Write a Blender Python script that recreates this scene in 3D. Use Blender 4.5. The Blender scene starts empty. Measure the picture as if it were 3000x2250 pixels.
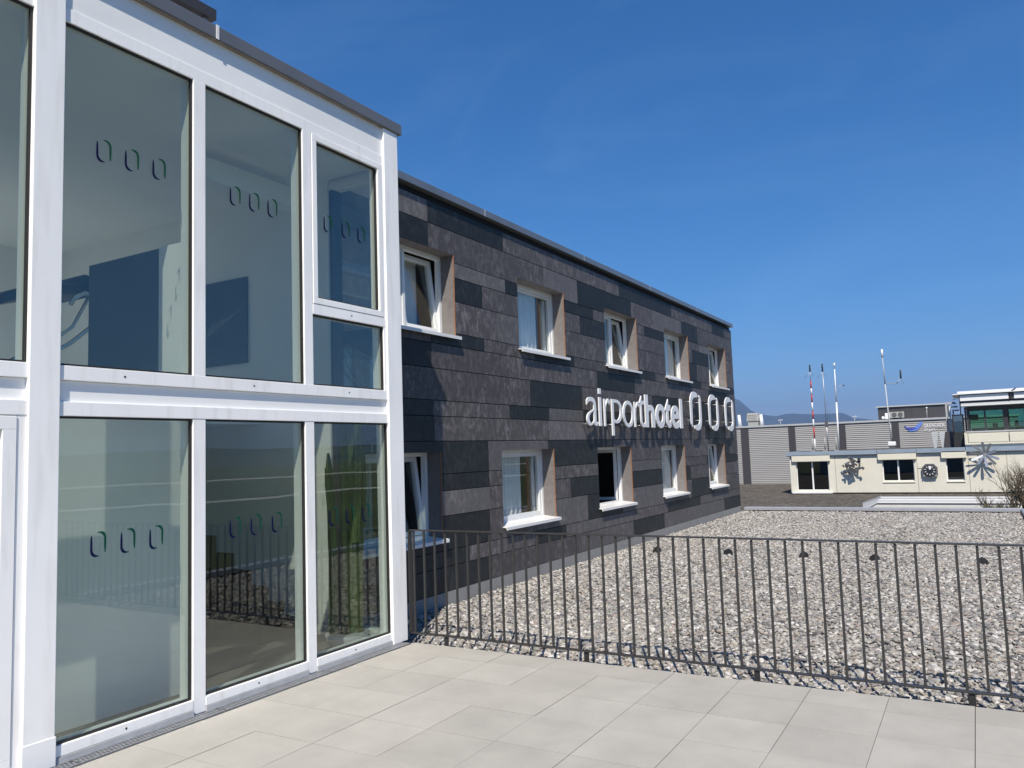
import bpy, bmesh, math, random
from mathutils import Vector, Matrix, Euler, noise as mnoise
random.seed(11)
R = math.radians
C = bpy.context.scene.collection
S = bpy.context.scene

# ------------------------------------------------------------------ camera
cam_d = bpy.data.cameras.new('camera')
cam = bpy.data.objects.new('camera', cam_d); C.objects.link(cam)
cam_d.sensor_fit = 'HORIZONTAL'; cam_d.sensor_width = 36.0
cam_d.lens = 36.0 * 2310.6246 / 3000.0
cam_d.clip_start = 0.05; cam_d.clip_end = 60000
yaw, pit, rol = R(-30.26800), R(4.95491), R(-1.95206)
f_ = Vector((math.sin(yaw) * math.cos(pit), math.cos(yaw) * math.cos(pit), math.sin(pit)))
r_ = Vector((math.cos(yaw), -math.sin(yaw), 0.0)); u_ = r_.cross(f_)
r2 = r_ * math.cos(rol) + u_ * math.sin(rol); u2 = u_ * math.cos(rol) - r_ * math.sin(rol)
M = Matrix((r2, u2, -f_)).transposed().to_4x4(); M.translation = Vector((0, 0, 1.65))
cam.matrix_world = M
S.camera = cam

# ------------------------------------------------------------------ sky, sun, exposure
SUN = Vector((0.345, -0.745, 1.0)).normalized()
sun_el = math.asin(SUN.z); sun_az = math.atan2(SUN.x, SUN.y)
world = bpy.data.worlds.new('World'); S.world = world; world.use_nodes = True
wn = world.node_tree.nodes; wl = world.node_tree.links
wn.clear()
wo = wn.new('ShaderNodeOutputWorld'); bg = wn.new('ShaderNodeBackground'); sky = wn.new('ShaderNodeTexSky')
sky.sky_type = 'NISHITA'; sky.sun_disc = False
sky.sun_elevation = sun_el; sky.sun_rotation = sun_az
sky.altitude = 400; sky.air_density = 1.0; sky.dust_density = 0.0; sky.ozone_density = 8.0
bg.inputs['Strength'].default_value = 0.097
# the camera's rendering of a clear blue sky: one tone curve per channel for the whole sky
sep = wn.new('ShaderNodeSeparateColor'); com = wn.new('ShaderNodeCombineColor'); wl.new(sky.outputs[0], sep.inputs[0])
for i, (gain, gam) in enumerate(((.72, 1.5), (.66, .97), (.84, .85))):
    pw = wn.new('ShaderNodeMath'); pw.operation = 'POWER'; pw.inputs[1].default_value = gam
    ml = wn.new('ShaderNodeMath'); ml.operation = 'MULTIPLY'; ml.inputs[1].default_value = gain * .12 ** (gam - 1)
    wl.new(sep.outputs[i], pw.inputs[0]); wl.new(pw.outputs[0], ml.inputs[0]); wl.new(ml.outputs[0], com.inputs[i])
# faint cirrus wisps
tcw = wn.new('ShaderNodeTexCoord'); mpw = wn.new('ShaderNodeMapping'); mpw.inputs['Scale'].default_value = (1.1, 3.2, 5.5); mpw.inputs['Rotation'].default_value = (.5, .3, .9); mpw.inputs['Location'].default_value = (1.266, 2.38, 5.706)
nzw = wn.new('ShaderNodeTexNoise'); nzw.inputs['Scale'].default_value = 1.5; nzw.inputs['Detail'].default_value = 10; nzw.inputs['Roughness'].default_value = .62; nzw.inputs['Distortion'].default_value = .7
rgw = wn.new('ShaderNodeMapRange'); rgw.inputs[1].default_value = .50; rgw.inputs[2].default_value = .85; rgw.inputs[4].default_value = .38
mxw = wn.new('ShaderNodeMix'); mxw.data_type = 'RGBA'; mxw.blend_type = 'ADD'; mxw.inputs['B'].default_value = (.8, .95, 1.0, 1)
wl.new(tcw.outputs['Generated'], mpw.inputs[0]); wl.new(mpw.outputs[0], nzw.inputs['Vector']); wl.new(nzw.outputs[0], rgw.inputs[0]); wl.new(rgw.outputs[0], mxw.inputs['Factor'])
wl.new(com.outputs[0], mxw.inputs['A']); wl.new(mxw.outputs['Result'], bg.inputs['Color']); wl.new(bg.outputs[0], wo.inputs['Surface'])
sun_d = bpy.data.lights.new('sun', 'SUN'); sun_d.energy = 5.0; sun_d.angle = R(0.53); sun_d.color = (1.0, 0.92, 0.80)
sun = bpy.data.objects.new('sun', sun_d); C.objects.link(sun)
sun.rotation_euler = SUN.to_track_quat('Z', 'Y').to_euler(); sun.location = (20, -40, 60)
S.view_settings.view_transform = 'Standard'; S.view_settings.look = 'None'
S.view_settings.exposure = 0.43; S.view_settings.gamma = 1.0; S.view_settings.use_curve_mapping = False
S.render.engine = 'CYCLES'
S.cycles.max_bounces = 12; S.cycles.transparent_max_bounces = 24; S.cycles.blur_glossy = 0.265; S.cycles.sample_clamp_indirect = 0
S.cycles.caustics_reflective = True

# ------------------------------------------------------------------ materials
def _new(name):
    m = bpy.data.materials.new(name); m.use_nodes = True
    return m, m.node_tree.nodes, m.node_tree.links, m.node_tree.nodes['Principled BSDF']

def mat(name, col, rough=0.6, metal=0.0, var=0.12, scale=6.0, bump=0.0, bscale=60.0, spec=0.5, stretch=(1, 1, 1), detail=6):
    m, n, l, p = _new(name)
    p.inputs['Roughness'].default_value = rough; p.inputs['Metallic'].default_value = metal
    p.inputs['Specular IOR Level'].default_value = spec
    tc = n.new('ShaderNodeTexCoord'); mp = n.new('ShaderNodeMapping'); mp.inputs['Scale'].default_value = stretch
    l.new(tc.outputs['Object'], mp.inputs[0])
    if var > 0:
        no = n.new('ShaderNodeTexNoise'); no.inputs['Scale'].default_value = scale; no.inputs['Detail'].default_value = detail
        l.new(mp.outputs[0], no.inputs['Vector'])
        mx = n.new('ShaderNodeMix'); mx.data_type = 'RGBA'
        mx.inputs['A'].default_value = [max(0, c * (1 - var)) for c in col] + [1]
        mx.inputs['B'].default_value = [min(1, c * (1 + var)) for c in col] + [1]
        rp = n.new('ShaderNodeMapRange'); rp.inputs[1].default_value = 0.3; rp.inputs[2].default_value = 0.7
        l.new(no.outputs[0], rp.inputs[0]); l.new(rp.outputs[0], mx.inputs['Factor'])
        l.new(mx.outputs['Result'], p.inputs['Base Color'])
    else:
        p.inputs['Base Color'].default_value = list(col) + [1]
    if bump > 0:
        nb = n.new('ShaderNodeTexNoise'); nb.inputs['Scale'].default_value = bscale; nb.inputs['Detail'].default_value = 4
        l.new(mp.outputs[0], nb.inputs['Vector'])
        b = n.new('ShaderNodeBump'); b.inputs['Strength'].default_value = bump; b.inputs['Distance'].default_value = 0.01
        l.new(nb.outputs[0], b.inputs['Height']); l.new(b.outputs[0], p.inputs['Normal'])
    return m

def glass(name, tint, refl=1.6, base=0.03, wav=0.0):
    m, n, l, p = _new(name); n.remove(p)
    out = n['Material Output']
    tr = n.new('ShaderNodeBsdfTransparent'); tr.inputs[0].default_value = list(tint) + [1]
    gl = n.new('ShaderNodeBsdfGlossy'); gl.inputs['Roughness'].default_value = 0.0; gl.inputs[0].default_value = (1, 1, .95, 1)
    fr = n.new('ShaderNodeFresnel'); ge = n.new('ShaderNodeNewGeometry'); io = n.new('ShaderNodeMapRange')
    io.inputs[3].default_value = 1.5; io.inputs[4].default_value = 1 / 1.5          # same reflection from both sides of the sheet
    l.new(ge.outputs['Backfacing'], io.inputs[0]); l.new(io.outputs[0], fr.inputs[0])
    ma = n.new('ShaderNodeMath'); ma.operation = 'MULTIPLY_ADD'; ma.inputs[1].default_value = refl; ma.inputs[2].default_value = base; ma.use_clamp = True
    l.new(fr.outputs[0], ma.inputs[0])
    mx = n.new('ShaderNodeMixShader'); l.new(ma.outputs[0], mx.inputs[0]); l.new(tr.outputs[0], mx.inputs[1]); l.new(gl.outputs[0], mx.inputs[2])
    if wav > 0:
        tc = n.new('ShaderNodeTexCoord'); no = n.new('ShaderNodeTexNoise'); no.inputs['Scale'].default_value = 1.3; no.inputs['Detail'].default_value = 1
        l.new(tc.outputs['Object'], no.inputs['Vector'])
        b = n.new('ShaderNodeBump'); b.inputs['Strength'].default_value = 1.0; b.inputs['Distance'].default_value = wav
        l.new(no.outputs[0], b.inputs['Height']); l.new(b.outputs[0], gl.inputs['Normal'])
    l.new(mx.outputs[0], out.inputs['Surface'])
    return m

def cladding(name, dark, light, amt):
    """fibre-cement panel: clouded grey with paler vertical mottling, different on every panel"""
    m, n, l, p = _new(name)
    p.inputs['Roughness'].default_value = 0.55; p.inputs['Specular IOR Level'].default_value = 0.35
    ge = n.new('ShaderNodeNewGeometry'); oi = n.new('ShaderNodeObjectInfo')
    sc = n.new('ShaderNodeVectorMath'); sc.operation = 'MULTIPLY'; sc.inputs[1].default_value = (1, 1.0, 0.62)
    l.new(ge.outputs['Position'], sc.inputs[0])
    of = n.new('ShaderNodeVectorMath'); of.operation = 'SCALE'; of.inputs[0].default_value = (13, 37, 29); l.new(oi.outputs['Random'], of.inputs['Scale'])
    ad = n.new('ShaderNodeVectorMath'); ad.operation = 'ADD'; l.new(sc.outputs[0], ad.inputs[0]); l.new(of.outputs[0], ad.inputs[1])
    n1 = n.new('ShaderNodeTexNoise'); n1.inputs['Scale'].default_value = 13; n1.inputs['Detail'].default_value = 9; n1.inputs['Roughness'].default_value = 0.68; n1.inputs['Distortion'].default_value = 0.6
    n2 = n.new('ShaderNodeTexNoise'); n2.inputs['Scale'].default_value = 2.2; n2.inputs['Detail'].default_value = 4
    l.new(ad.outputs[0], n1.inputs['Vector']); l.new(ad.outputs[0], n2.inputs['Vector'])
    r1 = n.new('ShaderNodeMapRange'); r1.inputs[1].default_value = 0.47; r1.inputs[2].default_value = 0.70
    l.new(n1.outputs[0], r1.inputs[0])
    r2_ = n.new('ShaderNodeMapRange'); r2_.inputs[1].default_value = 0.3; r2_.inputs[2].default_value = 0.65; r2_.inputs[3].default_value = 0.25; r2_.inputs[4].default_value = 1.0
    l.new(n2.outputs[0], r2_.inputs[0])
    mu = n.new('ShaderNodeMath'); mu.operation = 'MULTIPLY'; l.new(r1.outputs[0], mu.inputs[0]); l.new(r2_.outputs[0], mu.inputs[1])
    m2 = n.new('ShaderNodeMath'); m2.operation = 'MULTIPLY'; m2.inputs[1].default_value = amt; l.new(mu.outputs[0], m2.inputs[0])
    mx = n.new('ShaderNodeMix'); mx.data_type = 'RGBA'; mx.inputs['A'].default_value = list(dark) + [1]; mx.inputs['B'].default_value = list(light) + [1]
    l.new(m2.outputs[0], mx.inputs['Factor'])
    hv = n.new('ShaderNodeHueSaturation'); rv = n.new('ShaderNodeMapRange'); rv.inputs[3].default_value = 0.85; rv.inputs[4].default_value = 1.15
    l.new(oi.outputs['Random'], rv.inputs[0]); l.new(rv.outputs[0], hv.inputs['Value']); l.new(mx.outputs['Result'], hv.inputs['Color'])
    l.new(hv.outputs[0], p.inputs['Base Color'])
    return m

def pebble_mat(name):
    m, n, l, p = _new(name)
    p.inputs['Roughness'].default_value = 0.75; p.inputs['Specular IOR Level'].default_value = 0.3
    oi = n.new('ShaderNodeObjectInfo'); cr = n.new('ShaderNodeValToRGB'); cr.color_ramp.interpolation = 'CONSTANT'
    cols = [(0.0, (0.230, 0.219, 0.209)), (.16, (0.327, 0.317, 0.299)), (.30, (0.146, 0.142, 0.142)), (.40, (0.278, 0.254, 0.222)), (.50, (0.404, 0.390, 0.369)), (.62, (0.209, 0.206, 0.206)), (.72, (0.258, 0.216, 0.191)), (.78, (0.341, 0.320, 0.278)), (.86, (0.090, 0.089, 0.092)), (.91, (0.474, 0.463, 0.446)), (.96, (0.216, 0.222, 0.202))]
    e = cr.color_ramp.elements
    e[0].position, e[0].color = cols[0][0], list(cols[0][1]) + [1]
    e[1].position, e[1].color = cols[1][0], list(cols[1][1]) + [1]
    for ps, c in cols[2:]:
        x = e.new(ps); x.color = list(c) + [1]
    l.new(oi.outputs['Random'], cr.inputs[0])
    tc = n.new('ShaderNodeTexCoord'); no = n.new('ShaderNodeTexNoise'); no.inputs['Scale'].default_value = 60; no.inputs['Detail'].default_value = 4
    l.new(tc.outputs['Object'], no.inputs['Vector'])
    rv = n.new('ShaderNodeMapRange'); rv.inputs[1].default_value = .3; rv.inputs[2].default_value = .7; rv.inputs[3].default_value = .75; rv.inputs[4].default_value = 1.2
    l.new(no.outputs[0], rv.inputs[0])
    hv = n.new('ShaderNodeHueSaturation'); l.new(rv.outputs[0], hv.inputs['Value']); l.new(cr.outputs[0], hv.inputs['Color'])
    l.new(hv.outputs[0], p.inputs['Base Color'])
    return m

def tile_mat(name):
    m, n, l, p = _new(name)
    p.inputs['Roughness'].default_value = 0.7; p.inputs['Specular IOR Level'].default_value = 0.3
    ge = n.new('ShaderNodeNewGeometry'); oi = n.new('ShaderNodeObjectInfo')
    a = n.new('ShaderNodeTexNoise'); a.inputs['Scale'].default_value = 260; a.inputs['Detail'].default_value = 3
    b = n.new('ShaderNodeTexNoise'); b.inputs['Scale'].default_value = 2.6; b.inputs['Detail'].default_value = 7; b.inputs['Roughness'].default_value = .6
    l.new(ge.outputs['Position'], a.inputs['Vector']); l.new(ge.outputs['Position'], b.inputs['Vector'])
    def rng(src, lo, hi, i0=.3, i1=.7):
        r = n.new('ShaderNodeMapRange'); r.inputs[1].default_value = i0; r.inputs[2].default_value = i1; r.inputs[3].default_value = lo; r.inputs[4].default_value = hi
        l.new(src, r.inputs[0]); return r.outputs[0]
    v = n.new('ShaderNodeMath'); v.operation = 'MULTIPLY'; l.new(rng(a.outputs[0], .9, 1.1), v.inputs[0]); l.new(rng(b.outputs[0], .90, 1.08), v.inputs[1])
    v2 = n.new('ShaderNodeMath'); v2.operation = 'MULTIPLY'; l.new(v.outputs[0], v2.inputs[0]); l.new(rng(oi.outputs['Random'], .945, 1.045, 0, 1), v2.inputs[1])
    hv = n.new('ShaderNodeHueSaturation'); hv.inputs['Color'].default_value = (.362, .348, .318, 1); l.new(v2.outputs[0], hv.inputs['Value'])
    l.new(hv.outputs[0], p.inputs['Base Color'])
    bp = n.new('ShaderNodeBump'); bp.inputs['Strength'].default_value = .15; bp.inputs['Distance'].default_value = .003
    l.new(a.outputs[0], bp.inputs['Height']); l.new(bp.outputs[0], p.inputs['Normal'])
    return m

def ground_mat(name, cols, scale, fine=0.35):
    m, n, l, p = _new(name); p.inputs['Roughness'].default_value = .95; p.inputs['Specular IOR Level'].default_value = .1
    ge = n.new('ShaderNodeNewGeometry')
    vo = n.new('ShaderNodeTexVoronoi'); vo.inputs['Scale'].default_value = scale
    no = n.new('ShaderNodeTexNoise'); no.inputs['Scale'].default_value = fine; no.inputs['Detail'].default_value = 8
    l.new(ge.outputs['Position'], vo.inputs['Vector']); l.new(ge.outputs['Position'], no.inputs['Vector'])
    sp = n.new('ShaderNodeSeparateColor'); l.new(vo.outputs['Color'], sp.inputs[0])
    cr = n.new('ShaderNodeValToRGB'); e = cr.color_ramp.elements
    for i, c in enumerate(cols):
        x = e[i] if i < 2 else e.new(.5)
        x.position = i / (len(cols) - 1); x.color = list(c) + [1]
    l.new(sp.outputs[0], cr.inputs[0])
    rv = n.new('ShaderNodeMapRange'); rv.inputs[1].default_value = .3; rv.inputs[2].default_value = .7; rv.inputs[3].default_value = .75; rv.inputs[4].default_value = 1.25
    l.new(no.outputs[0], rv.inputs[0])
    hv = n.new('ShaderNodeHueSaturation'); l.new(rv.outputs[0], hv.inputs['Value']); l.new(cr.outputs[0], hv.inputs['Color'])
    l.new(hv.outputs[0], p.inputs['Base Color'])
    return m

def gravel_flat(name, c0, c1, scale):
    m, n, l, p = _new(name); p.inputs['Roughness'].default_value = .95; p.inputs['Specular IOR Level'].default_value = .1
    ge = n.new('ShaderNodeNewGeometry'); vo = n.new('ShaderNodeTexVoronoi'); vo.inputs['Scale'].default_value = scale
    no = n.new('ShaderNodeTexNoise'); no.inputs['Scale'].default_value = 1.6; no.inputs['Detail'].default_value = 7
    l.new(ge.outputs['Position'], vo.inputs['Vector']); l.new(ge.outputs['Position'], no.inputs['Vector'])
    sp = n.new('ShaderNodeSeparateColor'); l.new(vo.outputs['Color'], sp.inputs[0])
    mx = n.new('ShaderNodeMix'); mx.data_type = 'RGBA'; mx.inputs['A'].default_value = list(c0) + [1]; mx.inputs['B'].default_value = list(c1) + [1]
    l.new(sp.outputs[0], mx.inputs['Factor'])
    rv = n.new('ShaderNodeMapRange'); rv.inputs[1].default_value = .3; rv.inputs[2].default_value = .7; rv.inputs[3].default_value = .7; rv.inputs[4].default_value = 1.3
    l.new(no.outputs[0], rv.inputs[0])
    hv = n.new('ShaderNodeHueSaturation'); l.new(rv.outputs[0], hv.inputs['Value']); l.new(mx.outputs['Result'], hv.inputs['Color'])
    l.new(hv.outputs[0], p.inputs['Base Color'])
    bp = n.new('ShaderNodeBump'); bp.inputs['Distance'].default_value = .03; l.new(vo.outputs['Distance'], bp.inputs['Height']); l.new(bp.outputs[0], p.inputs['Normal'])
    return m

WHITE = mat('white_powder_coat', (.87, .87, .86), .33, var=.03, scale=2.0, spec=.5)
def weather(m, col, amt):
    n, l = m.node_tree.nodes, m.node_tree.links; p = n['Principled BSDF']; src = p.inputs['Base Color'].links[0].from_socket
    ge = n.new('ShaderNodeNewGeometry'); mp = n.new('ShaderNodeMapping'); mp.inputs['Scale'].default_value = (14, 14, 1.6); l.new(ge.outputs['Position'], mp.inputs[0])
    no = n.new('ShaderNodeTexNoise'); no.inputs['Scale'].default_value = 1; no.inputs['Detail'].default_value = 6; l.new(mp.outputs[0], no.inputs['Vector'])
    r = n.new('ShaderNodeMapRange'); r.inputs[1].default_value = .53; r.inputs[2].default_value = .78; r.inputs[4].default_value = amt; l.new(no.outputs[0], r.inputs[0])
    mx = n.new('ShaderNodeMix'); mx.data_type = 'RGBA'; mx.inputs['B'].default_value = list(col) + [1]; l.new(r.outputs[0], mx.inputs['Factor']); l.new(src, mx.inputs['A']); l.new(mx.outputs['Result'], p.inputs['Base Color'])
weather(WHITE, (.45, .41, .36), .28)
WHITE_DULL = mat('weathered_white_panel', (.82, .825, .82), .4, var=.05, scale=3.5, stretch=(1, .4, 1))
KICK = mat('grey_flashing', (.42, .43, .44), .5, var=.12, scale=9)
COPING = mat('grey_coping_metal', (0.170, 0.174, 0.183), .38, metal=.35, var=.08, scale=3)
COPING2 = mat('wing_coping_metal', (.22, .235, .25), .32, metal=.5, var=.08, scale=3)
SOFFIT = mat('brown_soffit_strip', (.20, .165, .135), .7, var=.15)
BLACK = mat('black_rubber', (.012, .012, .013), .6, var=.1)
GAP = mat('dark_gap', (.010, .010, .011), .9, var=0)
GLASS = glass('solar_glass', (.90, .94, .91), 1.75, .0, .0009)
GLASS_W = glass('window_glass', (.92, .94, .94), 1.1, .0, .0005)
GLASS_T = glass('green_tower_glass', (.58, .80, .72), 1.2, .0)
GLASS_D = glass('far_glass', (.25, .3, .33), 1.5, .02)
NAVY = mat('navy_film', (.004, .007, .045), .7, var=0, spec=.1)
GREEN = mat('green_film', (.006, .065, .04), .7, var=0, spec=.1)
TILE = tile_mat('concrete_tile')
JOINT = mat('joint_bed', (.09, .088, .082), .95, var=.2, scale=20)
PEB = pebble_mat('river_pebble')
PEB_BASE = gravel_flat('pebble_bed', (.10, .095, .09), (.24, .23, .22), 28)
STEEL = mat('anthracite_railing_paint', (0.033, 0.032, 0.032), .42, var=.06, scale=8, spec=.5)
GALV = mat('galvanised_steel', (.40, .41, .42), .42, metal=.7, var=.15, scale=30)
CL = [cladding('charcoal_panel', (0.013, 0.015, 0.016), (0.062, 0.067, 0.065), .6),
      cladding('grey_panel', (0.067, 0.060, 0.061), (0.238, 0.221, 0.217), .85),
      cladding('pale_grey_panel', (0.097, 0.091, 0.093), (0.238, 0.226, 0.221), .7)]
PLINTH = mat('plinth_render', (0.240, 0.240, 0.232), .85, var=.08, scale=5)
REVEAL = mat('beige_reveal', (0.166, 0.151, 0.146), .75, var=.12, scale=14)
COPPER = mat('rusty_edge_trim', (.26, .125, .06), .6, var=.2, scale=30)
PVC = mat('white_window_frame', (0.702, 0.707, 0.702), .35, var=.02)
CURTAIN = mat('sheer_curtain', (.74, .76, .76), .9, var=.08, scale=3)
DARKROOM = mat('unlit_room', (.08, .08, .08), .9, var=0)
LETTER = mat('white_letter', (0.736, 0.745, 0.754), .35, var=.02)
ROOMWHITE = mat('white_plaster', (.86, .86, .84), .9, var=.03, scale=1.5)
ROOMFLOOR = mat('dark_slate_floor', (.13, .122, .112), .5, var=.2, scale=3)
ROOMSHADE = mat('shaded_wall_grey', (.10, .125, .145), .8, var=.05)  # dark tone carries the shade on the inner part of the low wall
STAIRBLK = mat('black_stair_carpet', (.012, .012, .014), .8, var=.15)
LEATHER = mat('black_leather', (.012, .014, .02), .45, var=.2, scale=12)
CHROME = mat('chrome_tube', (.62, .66, .68), .16, metal=1.0, var=0)
CACTUS = mat('cactus_green', (.075, .11, .025), .6, var=.35, scale=7)
PHOTO = mat('dark_aerial_print', (.016, .022, .042), .35, var=.5, scale=5)
CREAM = mat('cream_render', (0.588, 0.567, 0.483), .8, var=.05, scale=1.2)
CREAM2 = mat('cream_shutter_box', (0.605, 0.580, 0.479), .6, var=.04)
CREAMGAP = mat('cream_panel_joint', (.30, .28, .23), .8, var=0)
EAVE = mat('blue_grey_eave_metal', (0.306, 0.365, 0.425), .35, metal=.3, var=.08, scale=1)
HANGAR = mat('grey_lamella', (0.336, 0.329, 0.323), .6, var=.07, scale=1.2, stretch=(.3, 1, 8))
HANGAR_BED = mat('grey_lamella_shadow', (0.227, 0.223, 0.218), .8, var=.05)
ANTHR = mat('anthracite_sheet', (.042, .040, .045), .55, var=.08)
LIGHTGREY = mat('light_grey_metal', (0.383, 0.399, 0.408), .5, var=.08)
VENTGREY = mat('vent_grey', (0.289, 0.289, 0.272), .7, var=.1)
WHITEF = mat('bright_white_metal', (0.702, 0.711, 0.720), .35, var=.03)
RED = mat('red_paint', (.42, .03, .03), .5, var=.05)
DARKMETAL = mat('dark_welded_steel', (.075, .072, .07), .5, metal=.4, var=.3, scale=6)
BLADE = mat('brushed_blade_steel', (.36, .37, .39), .35, metal=.75, var=.15, scale=5)
DIAL = mat('black_dial', (.018, .02, .024), .4, var=0)
BEZEL = mat('grey_bezel', (.085, .085, .09), .5, var=.1)
BLUE1 = mat('emblem_blue', (.06, .09, .42), .4, var=0)
BLUE2 = mat('emblem_light_blue', (.13, .22, .60), .4, var=0)
BROWNROOF = gravel_flat('brown_roof_gravel', (.05, .044, .037), (.15, .135, .115), 9)
SKYL = mat('pale_upstand_metal', (0.437, 0.428, 0.403), .5, var=.08, scale=1)
BARK = mat('grey_brown_bark', (0.128, 0.098, 0.064), .9, var=.3, scale=10)
LEAF = mat('olive_leaf', (.075, .085, .025), .7, var=.4, scale=9)
ASPH = mat('runway_concrete', (.42, .41, .38), .9, var=.1, scale=.05)
GRASS = ground_mat('airfield_grass', [(.062, .078, .036), (.082, .094, .045), (.06, .072, .034), (.098, .105, .056), (.072, .09, .04)], .004, .02)
FOREST = ground_mat('forested_slope', [(.020, .034, .016), (.035, .05, .02), (.07, .09, .035), (.024, .038, .018), (.03, .045, .02)], .0022, .006)
ROCKY = ground_mat('rocky_forest_ridge', [(.022, .034, .02), (.045, .05, .035), (.026, .038, .02), (.12, .115, .10), (.025, .036, .02)], .006, .012)
PODIUM = mat('podium_render', (.45, .44, .42), .85, var=.06)

# ------------------------------------------------------------------ builders
ORG = {}
class MB:
    def __init__(self): self.v = []; self.f = []; self.s = []
    def box(self, x0, x1, y0, y1, z0, z1):
        b = len(self.v)
        self.v += [(x, y, z) for z in (z0, z1) for y in (y0, y1) for x in (x0, x1)]
        self.f += [tuple(b + i for i in q) for q in ((0, 2, 3, 1), (4, 5, 7, 6), (0, 1, 5, 4), (2, 6, 7, 3), (0, 4, 6, 2), (1, 3, 7, 5))]
        self.s += [False] * 6; return self
    def poly(self, pts, smooth=False):
        b = len(self.v); self.v += [tuple(p) for p in pts]; self.f.append(tuple(range(b, b + len(pts)))); self.s.append(smooth); return self
    def tube(self, pts, r, n=8, r1=None, caps=True):
        pts = [Vector(p) for p in pts]; b = len(self.v); k = len(pts)
        up = None
        for i, p in enumerate(pts):
            t = (pts[min(i + 1, k - 1)] - pts[max(i - 1, 0)]).normalized()
            if up is None: up = t.orthogonal().normalized()
            else: up = (up - t * up.dot(t)).normalized()
            w = t.cross(up); rr = r if r1 is None else r + (r1 - r) * i / max(1, k - 1)
            for j in range(n):
                a = 2 * math.pi * j / n; self.v.append(tuple(p + (up * math.cos(a) + w * math.sin(a)) * rr))
        for i in range(k - 1):
            for j in range(n):
                a0 = b + i * n + j; a1 = b + i * n + (j + 1) % n
                self.f.append((a0, a1, a1 + n, a0 + n)); self.s.append(True)
        if caps:
            self.f.append(tuple(b + j for j in reversed(range(n)))); self.s.append(False)
            self.f.append(tuple(b + (k - 1) * n + j for j in range(n))); self.s.append(False)
        return self
    def bar(self, a, b_, w, d, up=(0, 1, 0)):
        a = Vector(a); b_ = Vector(b_); t = (b_ - a).normalized(); u = Vector(up); u = (u - t * u.dot(t)).normalized(); s = t.cross(u)
        b = len(self.v)
        for p in (a, b_):
            for (i, j) in ((-1, -1), (1, -1), (1, 1), (-1, 1)): self.v.append(tuple(p + s * (i * w / 2) + u * (j * d / 2)))
        self.f += [tuple(b + i for i in q) for q in ((3, 2, 1, 0), (4, 5, 6, 7), (0, 1, 5, 4), (1, 2, 6, 5), (2, 3, 7, 6), (3, 0, 4, 7))]
        self.s += [False] * 6; return self
    def prism(self, poly2, to3, d0, d1, smooth=False):
        """2-D outline (u,v) swept from depth d0 to d1; to3(u,v,d) gives the point"""
        b = len(self.v); n = len(poly2)
        self.v += [tuple(to3(u, v, d0)) for u, v in poly2] + [tuple(to3(u, v, d1)) for u, v in poly2]
        self.f.append(tuple(b + i for i in range(n))); self.f.append(tuple(b + n + i for i in reversed(range(n)))); self.s += [False, False]
        for i in range(n):
            j = (i + 1) % n; self.f.append((b + j, b + i, b + n + i, b + n + j)); self.s.append(smooth)
        return self
    def ribbon(self, pts, widths, to3, d0, d1):
        """tapered band along a 2-D path, extruded between two depths"""
        L = []; Rr = []; k = len(pts)
        for i, p in enumerate(pts):
            a = Vector(pts[max(i - 1, 0)]); c = Vector(pts[min(i + 1, k - 1)]); t = (c - a).normalized(); nn = Vector((-t.y, t.x)); p = Vector(p)
            L.append(p + nn * widths[i] / 2); Rr.append(p - nn * widths[i] / 2)
        b = len(self.v)
        for d in (d0, d1):
            for q in L + Rr: self.v.append(tuple(to3(q.x, q.y, d)))
        m = 2 * k
        for i in range(k - 1):
            self.f += [(b + i, b + i + 1, b + k + i + 1, b + k + i), (b + m + i + 1, b + m + i, b + m + k + i, b + m + k + i + 1),
                       (b + i + 1, b + i, b + m + i, b + m + i + 1), (b + k + i, b + k + i + 1, b + m + k + i + 1, b + m + k + i)]
            self.s += [False] * 4
        self.f += [(b, b + k, b + m + k, b + m), (b + k - 1, b + m + k - 1, b + m + 2 * k - 1, b + 2 * k - 1)]; self.s += [False] * 2
        return self
    def mesh(self, name, m, off=(0, 0, 0)):
        me = bpy.data.meshes.new(name); o = Vector(off)
        me.from_pydata([tuple(Vector(p) - o) for p in self.v], [], self.f)
        me.polygons.foreach_set('use_smooth', self.s)
        bm = bmesh.new(); bm.from_mesh(me); bmesh.ops.recalc_face_normals(bm, faces=bm.faces); bm.to_mesh(me); bm.free()
        me.materials.append(m); me.update(); return me
    def build(self, name, m, parent=None, bevel=0.0):
        off = ORG[parent] if parent is not None else (0, 0, 0)
        o = bpy.data.objects.new(name, self.mesh(name, m, off)); C.objects.link(o)
        if parent is not None: o.parent = parent
        ORG[o] = off
        if bevel > 0:
            md = o.modifiers.new('bevel', 'BEVEL'); md.width = bevel; md.segments = 2; md.limit_method = 'ANGLE'
        return o

def inst(name, me, parent, loc):
    o = bpy.data.objects.new(name, me); C.objects.link(o); o.parent = parent
    o.location = Vector(loc) - Vector(ORG[parent]); ORG[o] = tuple(loc); return o

def thing(name, loc, label, cat, group=None, kind=None):
    o = bpy.data.objects.new(name, None); C.objects.link(o); o.location = loc; o.empty_display_size = .1
    o['label'] = label; o['category'] = cat
    if group: o['group'] = group
    if kind: o['kind'] = kind
    ORG[o] = tuple(loc); return o

def tag(o, label=None, cat=None, group=None, kind=None):
    if label: o['label'] = label
    if cat: o['category'] = cat
    if group: o['group'] = group
    if kind: o['kind'] = kind
    return o

def box(name, m, parent, x0, x1, y0, y1, z0, z1, bevel=0.0):
    return MB().box(x0, x1, y0, y1, z0, z1).build(name, m, parent, bevel)

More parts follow.
